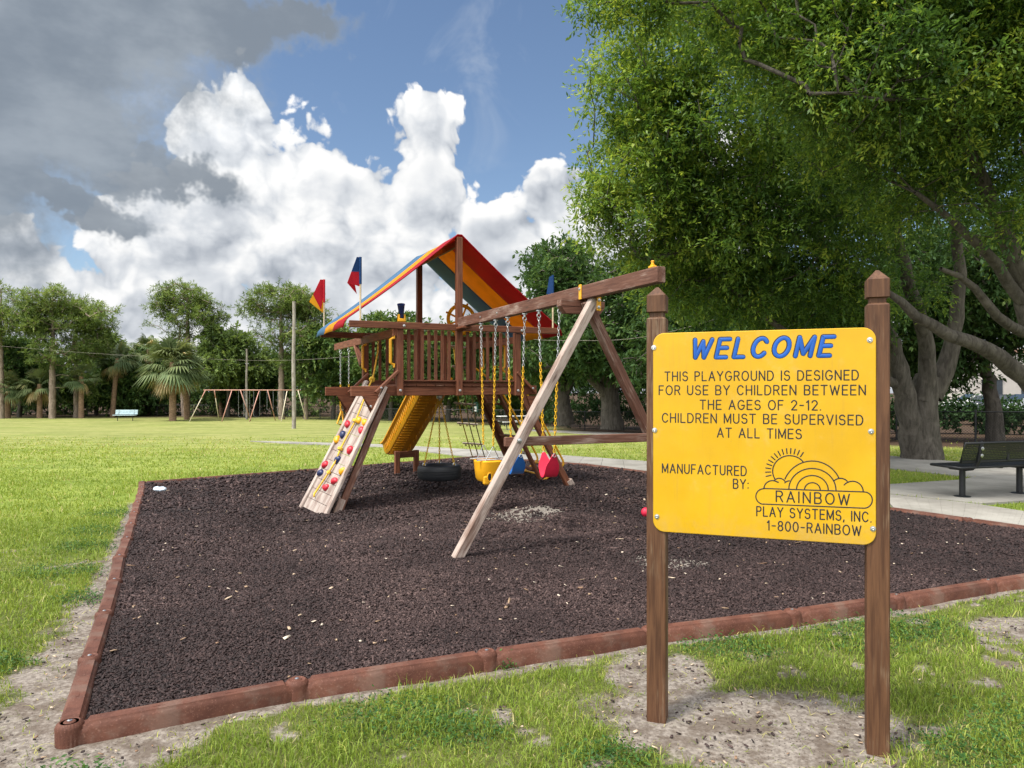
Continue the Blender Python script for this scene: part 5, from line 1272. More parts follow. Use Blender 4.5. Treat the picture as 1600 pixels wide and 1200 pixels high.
def near_trees():
    r = np.random.default_rng(21)
    # big tree behind the sign
    b = (9.55, 16.8, -.1)
    L1 = [(pts((1440, 735, 16.8), (1440, 700, 16.8), (1438, 650, 16.8), (1440, 612, 16.8), (1450, 588, 16.8)), [.54, .43, .37, .34, .28]),
          (pts((1434, 740, 16.8), (1428, 700, 16.78), (1418, 640, 16.6), (1405, 580, 16.5), (1390, 520, 16.2), (1340, 440, 15.6), (1270, 360, 15.0), (1190, 290, 14.5)), [.26, .28, .25, .21, .17, .13, .09, .05]),
          (pts((1440, 625, 16.7), (1452, 580, 16.6), (1448, 530, 16.4), (1420, 440, 15.8), (1390, 330, 15.2), (1340, 200, 14.5), (1280, 100, 14)), [.24, .195, .17, .14, .11, .08, .04]),
          (pts((1455, 620, 16.8), (1480, 570, 16.8), (1492, 520, 16.7), (1500, 430, 16.5), (1490, 300, 16.0), (1460, 180, 15.5)), [.25, .21, .17, .13, .09, .05]),
          (pts((1400, 600, 16.5), (1340, 560, 15.8), (1270, 545, 15.2), (1200, 500, 14.8), (1120, 430, 14.5)), [.12, .10, .08, .06, .04]),
          (pts((1300, 400, 15.2), (1240, 370, 14.8), (1170, 362, 14.6), (1110, 375, 14.4), (1050, 400, 14.3), (1000, 405, 14.2)), [.12, .11, .10, .085, .06, .035])]
    lob = [lobe(1180, 190, 14, 2.9, 2.6, 2.3), lobe(1010, 320, 14.4, 1.40, 1.7, 1.2), lobe(1230, 340, 14.3, 2.6, 2.4, 1.7), lobe(1110, 30, 13.4, 2.2, 2.0, 1.6), lobe(1390, 250, 15, 2.3, 2.4, 2.3),
           lobe(1200, 455, 15.6, 2.6, 2.2, .75), lobe(1010, 235, 14.3, 1.2, 1.6, 1.25), lobe(1050, 420, 15.8, 1.0, 1.4, .6), lobe(1440, 450, 16.2, 1.6, 1.8, .7), lobe(955, 310, 14.2, .75, 1.0, .35), lobe(1000, 140, 13.8, 1.1, 1.2, .9), lobe(1320, 500, 16.4, 1.7, 1.6, .6)]
    C = lobes_pts(lob, 2100, r, .22, .30, 1, .9)
    # lighter yellow-green tint towards the left, darker towards the right, varied by noise
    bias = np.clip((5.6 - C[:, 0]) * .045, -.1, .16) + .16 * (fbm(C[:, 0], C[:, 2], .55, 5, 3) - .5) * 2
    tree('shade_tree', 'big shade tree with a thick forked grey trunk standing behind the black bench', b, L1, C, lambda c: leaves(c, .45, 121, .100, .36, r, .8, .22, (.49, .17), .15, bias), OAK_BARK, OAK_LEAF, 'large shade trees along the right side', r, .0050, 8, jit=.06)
    # tree just outside the right edge whose limbs reach into the picture
    b = (9.0, 11.0, 0)
    x0 = W(1660, 700, 11.2)
    b = (x0.x, x0.y, -.1)
    L2 = [(pts((1665, 775, 11.2), (1660, 700, 11.2), (1650, 640, 11.2), (1640, 580, 11.2), (1635, 520, 11.2)), [.46, .37, .33, .29, .25]),
          (pts((1645, 640, 11.2), (1600, 588, 11.0), (1560, 558, 10.8), (1500, 528, 10.5), (1450, 505, 10.3), (1410, 475, 10.1), (1380, 452, 10.0)), [.165, .14, .12, .10, .08, .06, .035]),
          (pts((1640, 560, 11.2), (1610, 500, 11.1), (1592, 430, 11.0), (1570, 370, 10.8), (1545, 300, 10.5), (1505, 225, 10.2), (1470, 140, 9.9), (1430, 60, 9.6)), [.21, .17, .14, .12, .10, .085, .06, .035]),
          (pts((1596, 470, 11.0), (1560, 420, 10.8), (1530, 375, 10.6), (1490, 345, 10.4), (1430, 300, 10.2)), [.09, .08, .065, .05, .03]),
          (pts((1580, 180, 10.2), (1500, 160, 9.6), (1430, 155, 9.2), (1370, 158, 8.9), (1310, 145, 8.7)), [.045, .036, .028, .022, .014]),
          (pts((1640, 520, 11.2), (1640, 380, 11), (1620, 230, 10.4), (1580, 90, 9.8), (1530, -40, 9.3)), [.2, .15, .11, .08, .05]),
          (pts((1600, 520, 11.0), (1560, 500, 10.7), (1520, 440, 10.4), (1470, 420, 10.2)), [.085, .07, .05, .03])]
    lob = [lobe(1450, 70, 9.6, 1.9, 1.7, 1.2), lobe(1570, 220, 10.2, 1.2, 1.6, 1.2), lobe(1280, 60, 9.8, 1.5, 1.5, .9), lobe(1600, 40, 9.2, 1.4, 1.6, 1.3), lobe(1380, 190, 10.4, 1.4, 1.4, .8), lobe(1610, 340, 11, .55, 1.0, .7),
           lobe(1440, 300, 11.2, 1.0, 1.2, .5), lobe(1150, -20, 9.8, 1.3, 1.3, .7), lobe(1000, -25, 9.6, .9, .9, .45), lobe(1480, -60, 9.4, 2.4, 1.8, .5), lobe(1400, 120, 9.2, 1.5, 1.0, .9), lobe(1530, 130, 9.6, 1.1, 1.1, 1.0), lobe(1590, 300, 10.0, .7, .7, .7)]
    C = lobes_pts(lob, 1750, r, .14, .2, 2, 1.1)
    bias = .07 + .2 * (fbm(C[:, 0], C[:, 2], .7, 6, 3) - .5) * 2
    tree('shade_tree', 'nearest shade tree, its spotted grey limbs reaching in from the right edge', b, L2, C, lambda c: leaves(c, .39, 110, .076, .38, r, .75, .22, (.54, .17), .15, bias), OAK_BARK, OAK_LEAF, 'large shade trees along the right side', r, .0042, 8, jit=.05)
    # darker oaks farther back by the second path
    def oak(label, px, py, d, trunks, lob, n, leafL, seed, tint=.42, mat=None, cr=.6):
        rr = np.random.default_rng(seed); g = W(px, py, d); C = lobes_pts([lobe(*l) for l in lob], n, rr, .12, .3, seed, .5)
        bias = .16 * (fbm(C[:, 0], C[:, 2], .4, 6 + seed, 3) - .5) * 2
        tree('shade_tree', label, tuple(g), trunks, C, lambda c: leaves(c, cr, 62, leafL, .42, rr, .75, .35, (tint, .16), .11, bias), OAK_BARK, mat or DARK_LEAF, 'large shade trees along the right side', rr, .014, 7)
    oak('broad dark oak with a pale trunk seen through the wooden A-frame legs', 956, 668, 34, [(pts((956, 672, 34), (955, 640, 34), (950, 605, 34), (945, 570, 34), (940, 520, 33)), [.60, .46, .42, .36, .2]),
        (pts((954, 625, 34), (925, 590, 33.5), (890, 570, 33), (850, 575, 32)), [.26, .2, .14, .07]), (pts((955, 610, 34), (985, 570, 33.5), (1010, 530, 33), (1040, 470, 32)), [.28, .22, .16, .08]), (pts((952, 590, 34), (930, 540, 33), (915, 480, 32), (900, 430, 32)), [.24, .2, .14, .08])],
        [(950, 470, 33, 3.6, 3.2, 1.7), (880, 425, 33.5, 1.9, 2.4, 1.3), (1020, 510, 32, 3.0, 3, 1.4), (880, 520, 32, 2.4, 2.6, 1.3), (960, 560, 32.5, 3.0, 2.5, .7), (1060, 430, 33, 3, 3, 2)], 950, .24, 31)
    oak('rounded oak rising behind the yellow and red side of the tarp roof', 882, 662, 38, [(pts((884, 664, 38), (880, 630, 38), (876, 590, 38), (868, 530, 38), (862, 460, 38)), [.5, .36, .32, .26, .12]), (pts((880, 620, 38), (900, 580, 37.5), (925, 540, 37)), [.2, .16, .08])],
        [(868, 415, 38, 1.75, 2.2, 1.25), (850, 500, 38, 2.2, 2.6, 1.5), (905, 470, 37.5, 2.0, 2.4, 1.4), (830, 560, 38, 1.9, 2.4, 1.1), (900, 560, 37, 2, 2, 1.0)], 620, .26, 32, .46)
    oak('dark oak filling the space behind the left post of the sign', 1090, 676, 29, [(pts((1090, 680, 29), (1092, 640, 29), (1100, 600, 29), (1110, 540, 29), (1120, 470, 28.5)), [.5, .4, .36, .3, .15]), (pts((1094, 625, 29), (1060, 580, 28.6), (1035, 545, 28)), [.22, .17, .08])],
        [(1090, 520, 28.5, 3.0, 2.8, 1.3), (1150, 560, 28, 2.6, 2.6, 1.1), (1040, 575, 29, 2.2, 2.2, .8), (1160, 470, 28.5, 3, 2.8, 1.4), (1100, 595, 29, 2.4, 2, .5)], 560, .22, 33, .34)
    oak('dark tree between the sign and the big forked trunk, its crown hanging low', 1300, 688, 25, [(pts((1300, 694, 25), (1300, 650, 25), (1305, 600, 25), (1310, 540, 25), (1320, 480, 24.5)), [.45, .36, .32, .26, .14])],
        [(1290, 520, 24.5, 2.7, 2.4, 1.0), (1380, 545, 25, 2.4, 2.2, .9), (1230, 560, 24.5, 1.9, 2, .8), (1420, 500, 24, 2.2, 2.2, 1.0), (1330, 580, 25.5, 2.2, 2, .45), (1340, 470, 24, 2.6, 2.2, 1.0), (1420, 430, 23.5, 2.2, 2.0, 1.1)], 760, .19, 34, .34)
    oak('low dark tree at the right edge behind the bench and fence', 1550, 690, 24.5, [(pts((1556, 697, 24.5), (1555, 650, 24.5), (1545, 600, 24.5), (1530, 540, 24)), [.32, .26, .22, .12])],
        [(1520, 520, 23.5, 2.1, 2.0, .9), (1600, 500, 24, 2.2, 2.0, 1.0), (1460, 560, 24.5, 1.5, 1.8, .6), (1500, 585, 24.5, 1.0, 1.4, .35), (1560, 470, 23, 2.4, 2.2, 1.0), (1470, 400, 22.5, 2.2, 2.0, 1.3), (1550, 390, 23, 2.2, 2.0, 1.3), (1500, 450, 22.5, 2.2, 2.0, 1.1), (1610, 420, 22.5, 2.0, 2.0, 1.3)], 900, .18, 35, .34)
near_trees()

def far_row():
    gz = lambda d: float(ground_z(0, d))
    # pines: tall bare trunks under flat-topped open crowns
    def pine(label, px, d, top, crown, seed, n=150, rt=.19, tipk=1.0):
        r = np.random.default_rng(seed); x = (px - 800) / FPX * d; b = (x, d, gz(d) - .1)
        zt = EYE + (HZ - top) / FPX * d
        lob = [(x + dx, d + dy, EYE + (HZ - py) / FPX * d, rx, ry, rz) for dx, dy, py, rx, ry, rz in crown]
        lob = [(a + r.normal(0, .3), b_, c + r.normal(0, .25), rx * .85, ry, rz * r.uniform(1.1, 1.5)) for a, b_, c, rx, ry, rz in lob]
        lob += [(x + r.normal(0, 1.9), d + r.normal(0, .8), zt - 1.0 - abs(r.normal(0, 1.5)), r.uniform(.7, 1.3), 1.0, r.uniform(.5, .9)) for _ in range(5)]
        C = lobes_pts(lob, int(n * 1.15), r, .70, .45, seed, .95)
        lx = r.normal(0, .15); H = zt - b[2]
        trunk = [(x, d, b[2]), (x + lx * .3, d, b[2] + H * .3), (x + lx, d, b[2] + H * .6), (x + lx * .7, d, zt - .5)]
        bias = .10 * (fbm(C[:, 0], C[:, 2], .6, 7, 3) - .5) * 2 + .03 * np.clip(C[:, 2] - C[:, 2].mean(), -3, 3)
        return tree('pine_tree', label, b, [(trunk, [rt * 1.15, rt, rt * .75, .05])], C, lambda c: leaves(c, .62, 55, .30, .18, r, .8, -.1, (.58, .16), .12, bias), PINE_BARK, PINE_LEAF, 'pines along the far side of the field', r, .022, 6, .12, jit=.16)
    pine('pine cut off by the left edge of the picture', 3, 62, 448, [(0, 0, 470, 2.2, 2, 1.3), (.8, 0, 500, 2.4, 2, 1.0), (-1, 0, 530, 2.2, 2, .8)], 51, 130)
    pine('tall pine with the thickest clear trunk left of the blue bench, wide flat crown', 82, 62, 455, [(0, 0, 468, 2.7, 2.4, .9), (.3, 0, 500, 3.2, 2.4, 1.0), (-1.6, 0, 505, 1.8, 2, .9), (.2, 0, 548, 2.6, 2.2, 1.2), (1.2, 0, 590, 1.0, 1, .5)], 52, 240, .25)
    pine('pine beside a short palm trunk, leaning crown over the blue bench', 119, 64, 460, [(.3, 0, 480, 2.4, 2.2, .9), (2.0, 0, 500, 1.9, 2, .8), (.5, 0, 545, 2.2, 2, 1.1), (1.0, 0, 600, .9, .9, .7)], 53, 170, .2)
    pine('tallest pine, rounded crown standing alone above the skirted palm', 292, 66, 445, [(-.2, 0, 462, 2.7, 2.4, 1.1), (.4, 0, 490, 3.4, 2.5, 1.2), (-2.6, 0, 490, 1.3, 1.3, .6), (1.6, 0, 520, 2.0, 2, .8), (.8, 0, 545, 1.4, 1.6, .6)], 54, 230, .26)
    pine('thin pine trunk close beside the one under the tallest crown', 287, 68, 500, [(-.6, 0, 520, 1.4, 1.4, .7), (-3.2, 0, 497, 1.0, 1, .6)], 55, 50, .18)
    pine('broad pine with an airy fan of branches left of the wooden pole', 440, 60, 455, [(-.2, 0, 470, 3.2, 2.4, .8), (-2.2, 0, 492, 1.8, 2, .9), (1.4, 0, 480, 1.9, 2, .8), (-.2, 0, 520, 3.0, 2.2, 1.0), (1.0, 0, 555, 1.6, 1.6, .6)], 56, 260, .24)
    pine('slim pine right of the wooden pole', 478, 60, 470, [(.4, 0, 490, 1.7, 1.7, .8), (.6, 0, 530, 1.8, 1.8, 1.0), (.3, 0, 575, 1.4, 1.4, .7)], 57, 130, .17)
    # broadleaf trees among them
    def leafy(label, px, d, lob, seed, n, mat, tint=.5, L=.34, base_py=650):
        r = np.random.default_rng(seed); x = (px - 800) / FPX * d; b = (x, d, gz(d) - .1)
        ll = [lobe(a, c, d + r.normal(0, .6), rx, ry, rz) for a, c, rx, ry, rz in lob]; C = lobes_pts(ll, n, r, .12, .3, seed, .45)
        zt = max(l[2] for l in ll)
        trunk = [(x, d, b[2]), (x + .1, d, b[2] + 2), (x + .2, d, zt - .5)]
        bias = .16 * (fbm(C[:, 0], C[:, 2], .4, seed, 3) - .5) * 2
        tree('broadleaf_tree', label, b, [(trunk, [.22, .18, .06])], C, lambda c: leaves(c, .9, 66, L, .45, r, .8, .3, (tint + .10, .16), .12, bias), OAK_BARK, mat, 'broadleaf trees along the far side of the field', r, .02, 5)
    leafy('dense dark tree under the tall pines at the left edge', 30, 66, [(30, 575, 3.4, 2.5, 1.6), (10, 545, 2.5, 2.5, 1.2), (70, 600, 2.8, 2.4, 1.4)], 61, 330, DARK_LEAF, .52)
    leafy('dark leafy tree behind the blue bench', 200, 69, [(195, 590, 3.2, 2.4, 2.2), (160, 605, 2.4, 2.2, 1.7), (215, 625, 2.6, 2.4, 1.2)], 62, 330, DARK_LEAF, .45)
    leafy('bright green tree between the tallest pine and the far swing frame', 355, 66, [(352, 540, 2.3, 2.2, 1.7), (385, 570, 2.4, 2.2, 1.6), (340, 575, 2.0, 2.2, 1.2)], 63, 330, PINE_LEAF, .40)
    leafy('dark tree directly behind the orange swing frame', 400, 70, [(395, 600, 3.6, 2.5, 1.8), (430, 575, 2.8, 2.5, 1.7), (365, 615, 2.6, 2.3, 1.2)], 64, 380, DARK_LEAF, .42)
    leafy('pale green tree rising between the thick pine and the leaning palm', 150, 72, [(150, 545, 2.6, 2.4, 2.0), (175, 570, 2.4, 2.4, 1.8), (130, 590, 2.4, 2.2, 1.6)], 81, 300, PINE_LEAF, .42)
    leafy('rounded green tree behind the slender palm top', 236, 74, [(236, 565, 2.6, 2.4, 1.7), (215, 590, 2.6, 2.4, 1.7), (255, 600, 2.2, 2.2, 1.3)], 82, 300, DARK_LEAF, .6)
    leafy('tree behind the two flags on the left end of the tower', 520, 60, [(515, 535, 2.4, 2.4, 1.8), (545, 560, 2.7, 2.4, 1.8), (500, 590, 2.6, 2.2, 1.6)], 65, 380, DARK_LEAF, .60)
    leafy('round topped tree behind the telescope of the tower', 610, 58, [(595, 515, 1.9, 2.2, 1.3), (630, 520, 2.2, 2.2, 1.3), (600, 560, 3.2, 2.4, 1.6), (640, 590, 2.8, 2.4, 1.5)], 66, 420, DARK_LEAF, .62)
    leafy('dark tree behind the balusters of the tower', 700, 56, [(690, 545, 2.6, 2.4, 1.7), (725, 560, 2.4, 2.4, 1.6), (670, 590, 2.6, 2.4, 1.4), (735, 600, 2.4, 2.2, 1.2)], 67, 420, DARK_LEAF, .55)
    leafy('dark tree behind the swing chains', 790, 50, [(775, 545, 2.0, 2.2, 1.5), (810, 560, 2.2, 2.2, 1.4), (790, 600, 2.6, 2.2, 1.2), (760, 520, 1.6, 1.8, .9)], 68, 400, DARK_LEAF, .50)
    # palms
    def palm(label, px, d, zc_py, seed, nf=34, fl=1.7, skirt=8, tr=.2, lean=0.0, stubby=False):
        r = np.random.default_rng(seed); x = (px - 800) / FPX * d; b = np.array([x, d, gz(d) - .05]); zc = EYE + (HZ - zc_py) / FPX * d
        o = thing('palm_tree', label, 'palm tree', tuple(b), 0, 'palms along the far side of the field'); H = zc - b[2]
        P = np.array([(0, 0, 0), (lean * .3, 0, H * .4), (lean, 0, H)]); k = 14
        ss = np.linspace(0, 1, k); Q = np.stack([np.interp(ss, [0, .4, 1], P[:, i]) for i in range(3)], 1)
        V, F = tubes_np([(Q, tr * (1.15 - .25 * ss + .03 * (np.arange(k) % 2)))], 9); link('trunk', raw_mesh('trunk', V, F, sm=True, mats=[PALM_BARK]), o)
        top = np.array([lean, 0, H]); VV = []; TT = []
        def frond(el, az, L, tint, droop):
            d0 = np.array([math.cos(el) * math.cos(az), math.cos(el) * math.sin(az), math.sin(el)])
            st = top + d0 * L * .45 + np.array([0, 0, -.12 * droop * L]); s = np.array([-math.sin(az), math.cos(az), 0]); n = np.cross(s, d0)
            VV.append(np.array([top, top + s * .03, st + s * .03, st])); TT.append([tint] * 4)
            for j in range(15):
                a = R(-72 + 144 * j / 14); dd = d0 * math.cos(a) + s * math.sin(a) + n * .15 * abs(math.sin(a)); l = L * .62 * (1 - .35 * abs(math.sin(a)) ** 2) * r.uniform(.85, 1.1)
                m1 = st + dd * l * .55; tip = st + dd * l + np.array([0, 0, -.32 * l * droop]); w = np.cross(dd, n); w /= np.linalg.norm(w); wd = .045 * L / 1.7
                VV.append(np.array([st, m1 + w * wd, tip, m1 - w * wd])); TT.append([np.clip(tint + r.normal(0, .05), 0, 1)] * 4)
        for i in range(nf):
            el = R(r.uniform(-30, 85)); frond(el, r.random() * 6.283, fl * r.uniform(.8, 1.1), np.clip(.55 + r.normal(0, .1) + .12 * math.sin(el), 0, .8), r.uniform(.7, 1.4))
        for i in range(skirt): frond(R(r.uniform(-70, -30)), r.random() * 6.283, fl * r.uniform(.6, .85), r.uniform(.84, 1.0), 1.4)
        crown_obj('crown', np.concatenate(VV), np.concatenate(TT), PALM_LEAF, o)
    palm('full headed palm with a tan skirt of dead fronds right of the blue bench', 270, 57, 566, 71, 84, 2.75, 34, .24)
    palm('second palm head partly behind the skirted palm, leaning trunk', 292, 60, 574, 72, 40, 2.2, 14, .2, -.2)
    palm('palm with a leaning reddish trunk behind the blue bench', 176, 66, 560, 73, 44, 2.2, 6, .2, .45)
    palm('low fan palm with tan dead fronds left of the thick pine trunk', 62, 63, 600, 74, 44, 2.0, 8, .2)
    palm('fan palm at the left edge with hanging brown fronds', 12, 63, 602, 75, 40, 1.9, 6, .2)
    palm('short palm with a reddish trunk touching the pine beside it', 127, 63, 588, 76, 30, 1.7, 3, .2)
    palm('small fan palm behind the far swing frame', 345, 68, 598, 77, 34, 1.7, 6, .16)
    palm('slender palm top showing between the leaning palm and the tallest pine', 232, 70, 545, 78, 34, 2.0, 4, .16)
far_row()

def understorey():
    r = np.random.default_rng(44); L = []
    for px in range(-120, 860, 16):
        d = 72 - max(0, px - 420) * .045 + r.normal(0, 1); py = 615 + r.normal(0, 14); L.append(lobe(px, py, d, 1.7, 1.6, r.uniform(1.0, 2.3)))
    for px in range(-200, 900, 30): L.append(lobe(px, 572 + r.normal(0, 14), 80, 2.6, 2, r.uniform(2.2, 3.6)))
    C1 = lobes_pts(L, 2600, r, .10, .2, 3, .5)
    V1, t1 = leaves(C1, .80, 44, .36, .45, r, .8, .3, (.60, .17), .16)
    # shrubs and vines beyond the fence on the right
    L = []
    for k in range(70):
        s = k / 69; x = 3.0 + 27 * s; y = 43 - 19.5 * s + r.normal(0, .5); L.append((x, y, .55 + r.random() * .25, 1.1, .9, .8 + .3 * r.random()))
    for k in range(30): s = k / 29; L.append((2 + 15 * s, 47 - 12 * s + r.normal(0, .8), 2.4 + r.random() * 1.4, 2.0, 1.8, 1.6))
    C2 = lobes_pts(L, 5200, r, .0, .2, 4, .6, zmin=-.6)
    V2, t2 = leaves(C2, .40, 33, .17, .5, r, .8, .3, (.05, .12), .08)  # low tint puts the deep shade under the trees into the leaf colour
    V = np.concatenate([V1, V2]); t = np.concatenate([t1, t2]); i = np.arange(len(V) // 4)[:, None] * 4 + np.arange(4)
    tag(link('undergrowth', raw_mesh('undergrowth', V, i, attr={'tint': t}, mats=[DARK_LEAF])), 'dark tangled undergrowth behind the fence all along the field edge', 'undergrowth', kind='stuff')
understorey()

# ------------------------------------------------------------------ fences, benches, poles and the old swing frame
def fence(line, h, label, post_gap=2.6, dia=.09):
    o = thing('chain_link_fence', label, 'fence', (line[0][0], line[0][1], float(ground_z(*line[0]))))
    ox, oy, oz = o.location; wire = []
    for (a, b) in zip(line[:-1], line[1:]):
        a = np.array(a); b = np.array(b); L = np.linalg.norm(b - a); n = max(1, int(round(L / post_gap)))
        P = lambda s, z: (a[0] + (b[0] - a[0]) * s - ox, a[1] + (b[1] - a[1]) * s - oy, float(ground_z(0, a[1] + (b[1] - a[1]) * s)) - oz + z)
        for k in range(n + (b is line[-1])):
            m = MB(); m.tube([P(k / n, -.1), P(k / n, h + .04)], .032, 8); m.lathe([(.036, 0), (.036, .02), (.012, .05)], P(k / n, h + .03), 8); m.build('fence_post', BLACK, o)
        m = MB(); m.tube([P(0, h), P(1, h)], .021, 6); m.build('top_rail', BLACK, o)
        for sg in (1, -1):
            for k in np.arange(-h, L, dia):
                x0, x1 = k, k + h
                z0, z1 = (0.03, h) if sg > 0 else (h, .03)
                if x0 < 0: z0 += (0 - x0) / h * (z1 - z0) ; x0 = 0
                if x1 > L: z1 -= (x1 - L) / h * (z1 - z0) if x1 - x0 > 0 else 0; x1 = L
                if x1 - x0 < .05: continue
                wire.append((np.array([P(x0 / L, z0), P(x1 / L, z1)]), [.0035, .0035]))
    V, Q = tubes_np(wire, 3); link('wire_mesh', raw_mesh('wire_mesh', V, Q, mats=[BLACK]), o)
fence([(24.5, 22.0), (15.0, 23.4), (9.5, 27.5), (5.2, 36.5), (2.6, 41.0)], .98, 'black chain link fence running behind the bench and shade trees')
fence([(2.0, 45.5), (-8, 52.0), (-22, 66.5)], 1.05, 'black chain link fence in front of the trees beyond the field', 3.0, .16)
fence([(-23.5, 68), (-50, 68.5)], 1.05, 'dark chain link fence under the trees at the far left', 3.2, .2)

def park_bench():
    A, B = np.array([6.55, 10.52]), np.array([7.62, 10.86]); d = B - A; L = np.linalg.norm(d); d /= L
    o = thing('park_bench', 'black perforated metal park bench on round legs standing on the concrete pad', 'bench', (B[0], B[1], .035), math.atan2(d[1], d[0]) + math.pi)
    # local x along the bench; the seat faces away from the camera, so its back is seen
    for x in (0, L):
        m = MB(); m.tube([(x, 0, 0), (x, 0, .40)], .042, 12); m.lathe([(.11, 0), (.11, .010), (.05, .014)], (x, 0, 0), 16); m.build('leg', BLACK, o, auto=40)
        m = MB(); m.tube([(x, -.20, .405), (x, .06, .405), (x, .16, .425), (x, .235, .49), (x, .27, .58), (x, .285, .70), (x, .30, .80)], .030, 8, round_end=True); m.build('arm_bracket', BLACK, o, sm=True)
    X0, X1 = -.32, L + .32
    def panel_(name, c0, c1, rows, cols):
        """sheet with real round-cornered holes: a lattice of bars inside a rolled frame"""
        c0, c1 = Vector(c0), Vector(c1); up = (c1 - c0); hgt = up.length; up.normalize(); n = up.cross(Vector((1, 0, 0)))
        m = MB(); bw = .0085
        for i in range(cols + 1):
            x = X0 + (X1 - X0) * i / cols; p = Vector((x, 0, 0)) + c0; q = p + up * hgt
            m.add([p + Vector((-bw, 0, 0)) + n * .002, p + Vector((bw, 0, 0)) + n * .002, q + Vector((bw, 0, 0)) + n * .002, q + Vector((-bw, 0, 0)) + n * .002, p + Vector((-bw, 0, 0)) - n * .002, p + Vector((bw, 0, 0)) - n * .002, q + Vector((bw, 0, 0)) - n * .002, q + Vector((-bw, 0, 0)) - n * .002], [list(f) for f in BOXF])
        for j in range(rows + 1):
            p = c0 + up * (hgt * j / rows); a = Vector((X0, p.y, p.z)); b = Vector((X1, p.y, p.z)); w = up * .008
            m.add([a - w + n * .0035, b - w + n * .0035, b + w + n * .0035, a + w + n * .0035, a - w - n * .0035, b - w - n * .0035, b + w - n * .0035, a + w - n * .0035], [list(f) for f in BOXF])
        o_ = m.build(name, BLACK, o)
        f = MB(); f.tube([Vector((X0, 0, 0)) + c0, Vector((X1, 0, 0)) + c0, Vector((X1, 0, 0)) + c0 + up * hgt, Vector((X0, 0, 0)) + c0 + up * hgt], .019, 8, closed=True); f.build('frame', BLACK, o_, sm=True)
    panel_('seat', (0, -.24, .455), (0, .215, .445), 16, 64)
    panel_('backrest', (0, .245, .53), (0, .31, .80), 11, 64)
    m = MB(); m.box((L / 2, -.03, .425), .05, .40, .03, .006); m.box((L / 2, .26, .665), .045, .025, .27, .006, M=None); m.build('centre_strap', BLACK, o)
    for x in (L,):
        for z in (.62, .72): bolt(o, (x, .305 + (z - .58) * .10, z), (0, 1, 0), s=1.3)
park_bench()
LIGHTBLUE = plain_mat('pale_blue_paint', (0.43, 0.56, 0.61), .55, .12, 6, dirt=((.5, .55, .55), .4))
def blue_bench():
    d = 57.0; x0, x1 = (178 - 800) / FPX * d, (213 - 800) / FPX * d; z = float(ground_z(0, d))
    o = thing('park_bench', 'small pale blue slatted bench out on the far lawn', 'bench', ((x0 + x1) / 2, d, z)); w = (x1 - x0)
    m = MB()
    for k in range(3): m.box((0, .22 + .02 * k, .56 + k * .125), w, .035, .105, .008)
    m.build('backrest', LIGHTBLUE, o); m = MB()
    for k in range(3): m.box((0, -.20 + k * .13, .45), w, .115, .035, .008)
    m.build('seat', LIGHTBLUE, o)
    for sx in (-1, 1):
        m = MB(); x = sx * w * .34; m.tube([(x, 0, 0), (x, 0, .43)], .028, 8); m.tube([(x, -.2, .42), (x, .12, .42), (x, .2, .5), (x, .27, .86)], .022, 8); m.build('leg', BLACK, o)
blue_bench()
RUST = plain_mat('faded_orange_pipe', (0.50, 0.255, 0.195), .55, .15, 3, dirt=((.70, .52, .40), .6)); CREAM = plain_mat('cream_pipe', (0.62, 0.55, 0.40), .55, .12, 3, dirt=((.55, .42, .28), .4))
def old_swings():
    d = 56.0; gz = float(ground_z(0, d)); X = lambda px: (px - 800) / FPX * d; Zt = EYE + (HZ - 609.5) / FPX * d - gz
    o = thing('swing_frame', 'old orange and cream pipe swing frame with three bays on the far lawn', 'swing set', (X(384), d, gz)); ox = X(384); sc = (X(460) - X(320)) / 140
    def L(px, dy=0, z=0): return ((px - 384) * sc, dy, z)
    m = MB(); m.tube([L(318, 0, Zt), L(464, 1.0, Zt)], .037, 8); m.build('top_bar', RUST, o, sm=True)
    for a, b, tdy, bdy, mat in ((321, 305, 0, -1.0, CREAM), (334, 334, .1, 1.0, CREAM), (360, 353, .3, -.8, RUST), (373, 383, .35, 1.2, RUST), (401, 394, .6, -.6, RUST), (414, 421, .6, 1.4, RUST), (443, 442, .9, -.4, CREAM), (460, 469, .95, 1.6, CREAM)):
        m = MB(); m.tube([L(a, tdy, Zt - .01), L(b, bdy, 0)], .034, 8); m.build('leg', mat, o, sm=True)
        if mat is CREAM and a < 400: 
            m = MB(); q = Vector(L(a, tdy, Zt - .01)); w = Vector(L(b, bdy, 0)); m.tube([q, q.lerp(w, .25)], .038, 8); m.build('leg_sleeve', RUST, o, sm=True)
    def Sw(px, lab, py=652.5):
        z = EYE + (HZ - py) / FPX * d - gz; s = thing('belt_swing', lab, 'swing', (ox + (px - 384) * sc, d + .45, gz + z), 0, 'dark belt swings on the far swing frame')
        m = MB(); m.loft([[Vector((-.24 + .48 * k / 8, y, .10 * abs(-1 + k / 4) ** 2 + e)) for y, e in ((-.09, 0), (.09, 0), (.09, .02), (-.09, .02))] for k in range(9)]); m.build('seat', INK, s)
        for x in (-.24, .24): m = MB(); m.tube([(x, 0, .11), (x, 0, Zt - z)], .008, 5); m.build('chain', STEEL, s)
    Sw(374, 'left of two dark belt swings hanging low in the middle bay of the far frame'); Sw(382, 'dark belt swing beside the right leg of the middle bay of the far frame', 653.5); Sw(398, 'dark belt swing next to the tallest orange leg of the far frame', 652); Sw(419, 'dark belt swing hanging higher than the others on the far frame', 642); Sw(436, 'dark belt swing nearest the cream leg by the wooden pole', 650)
old_swings()
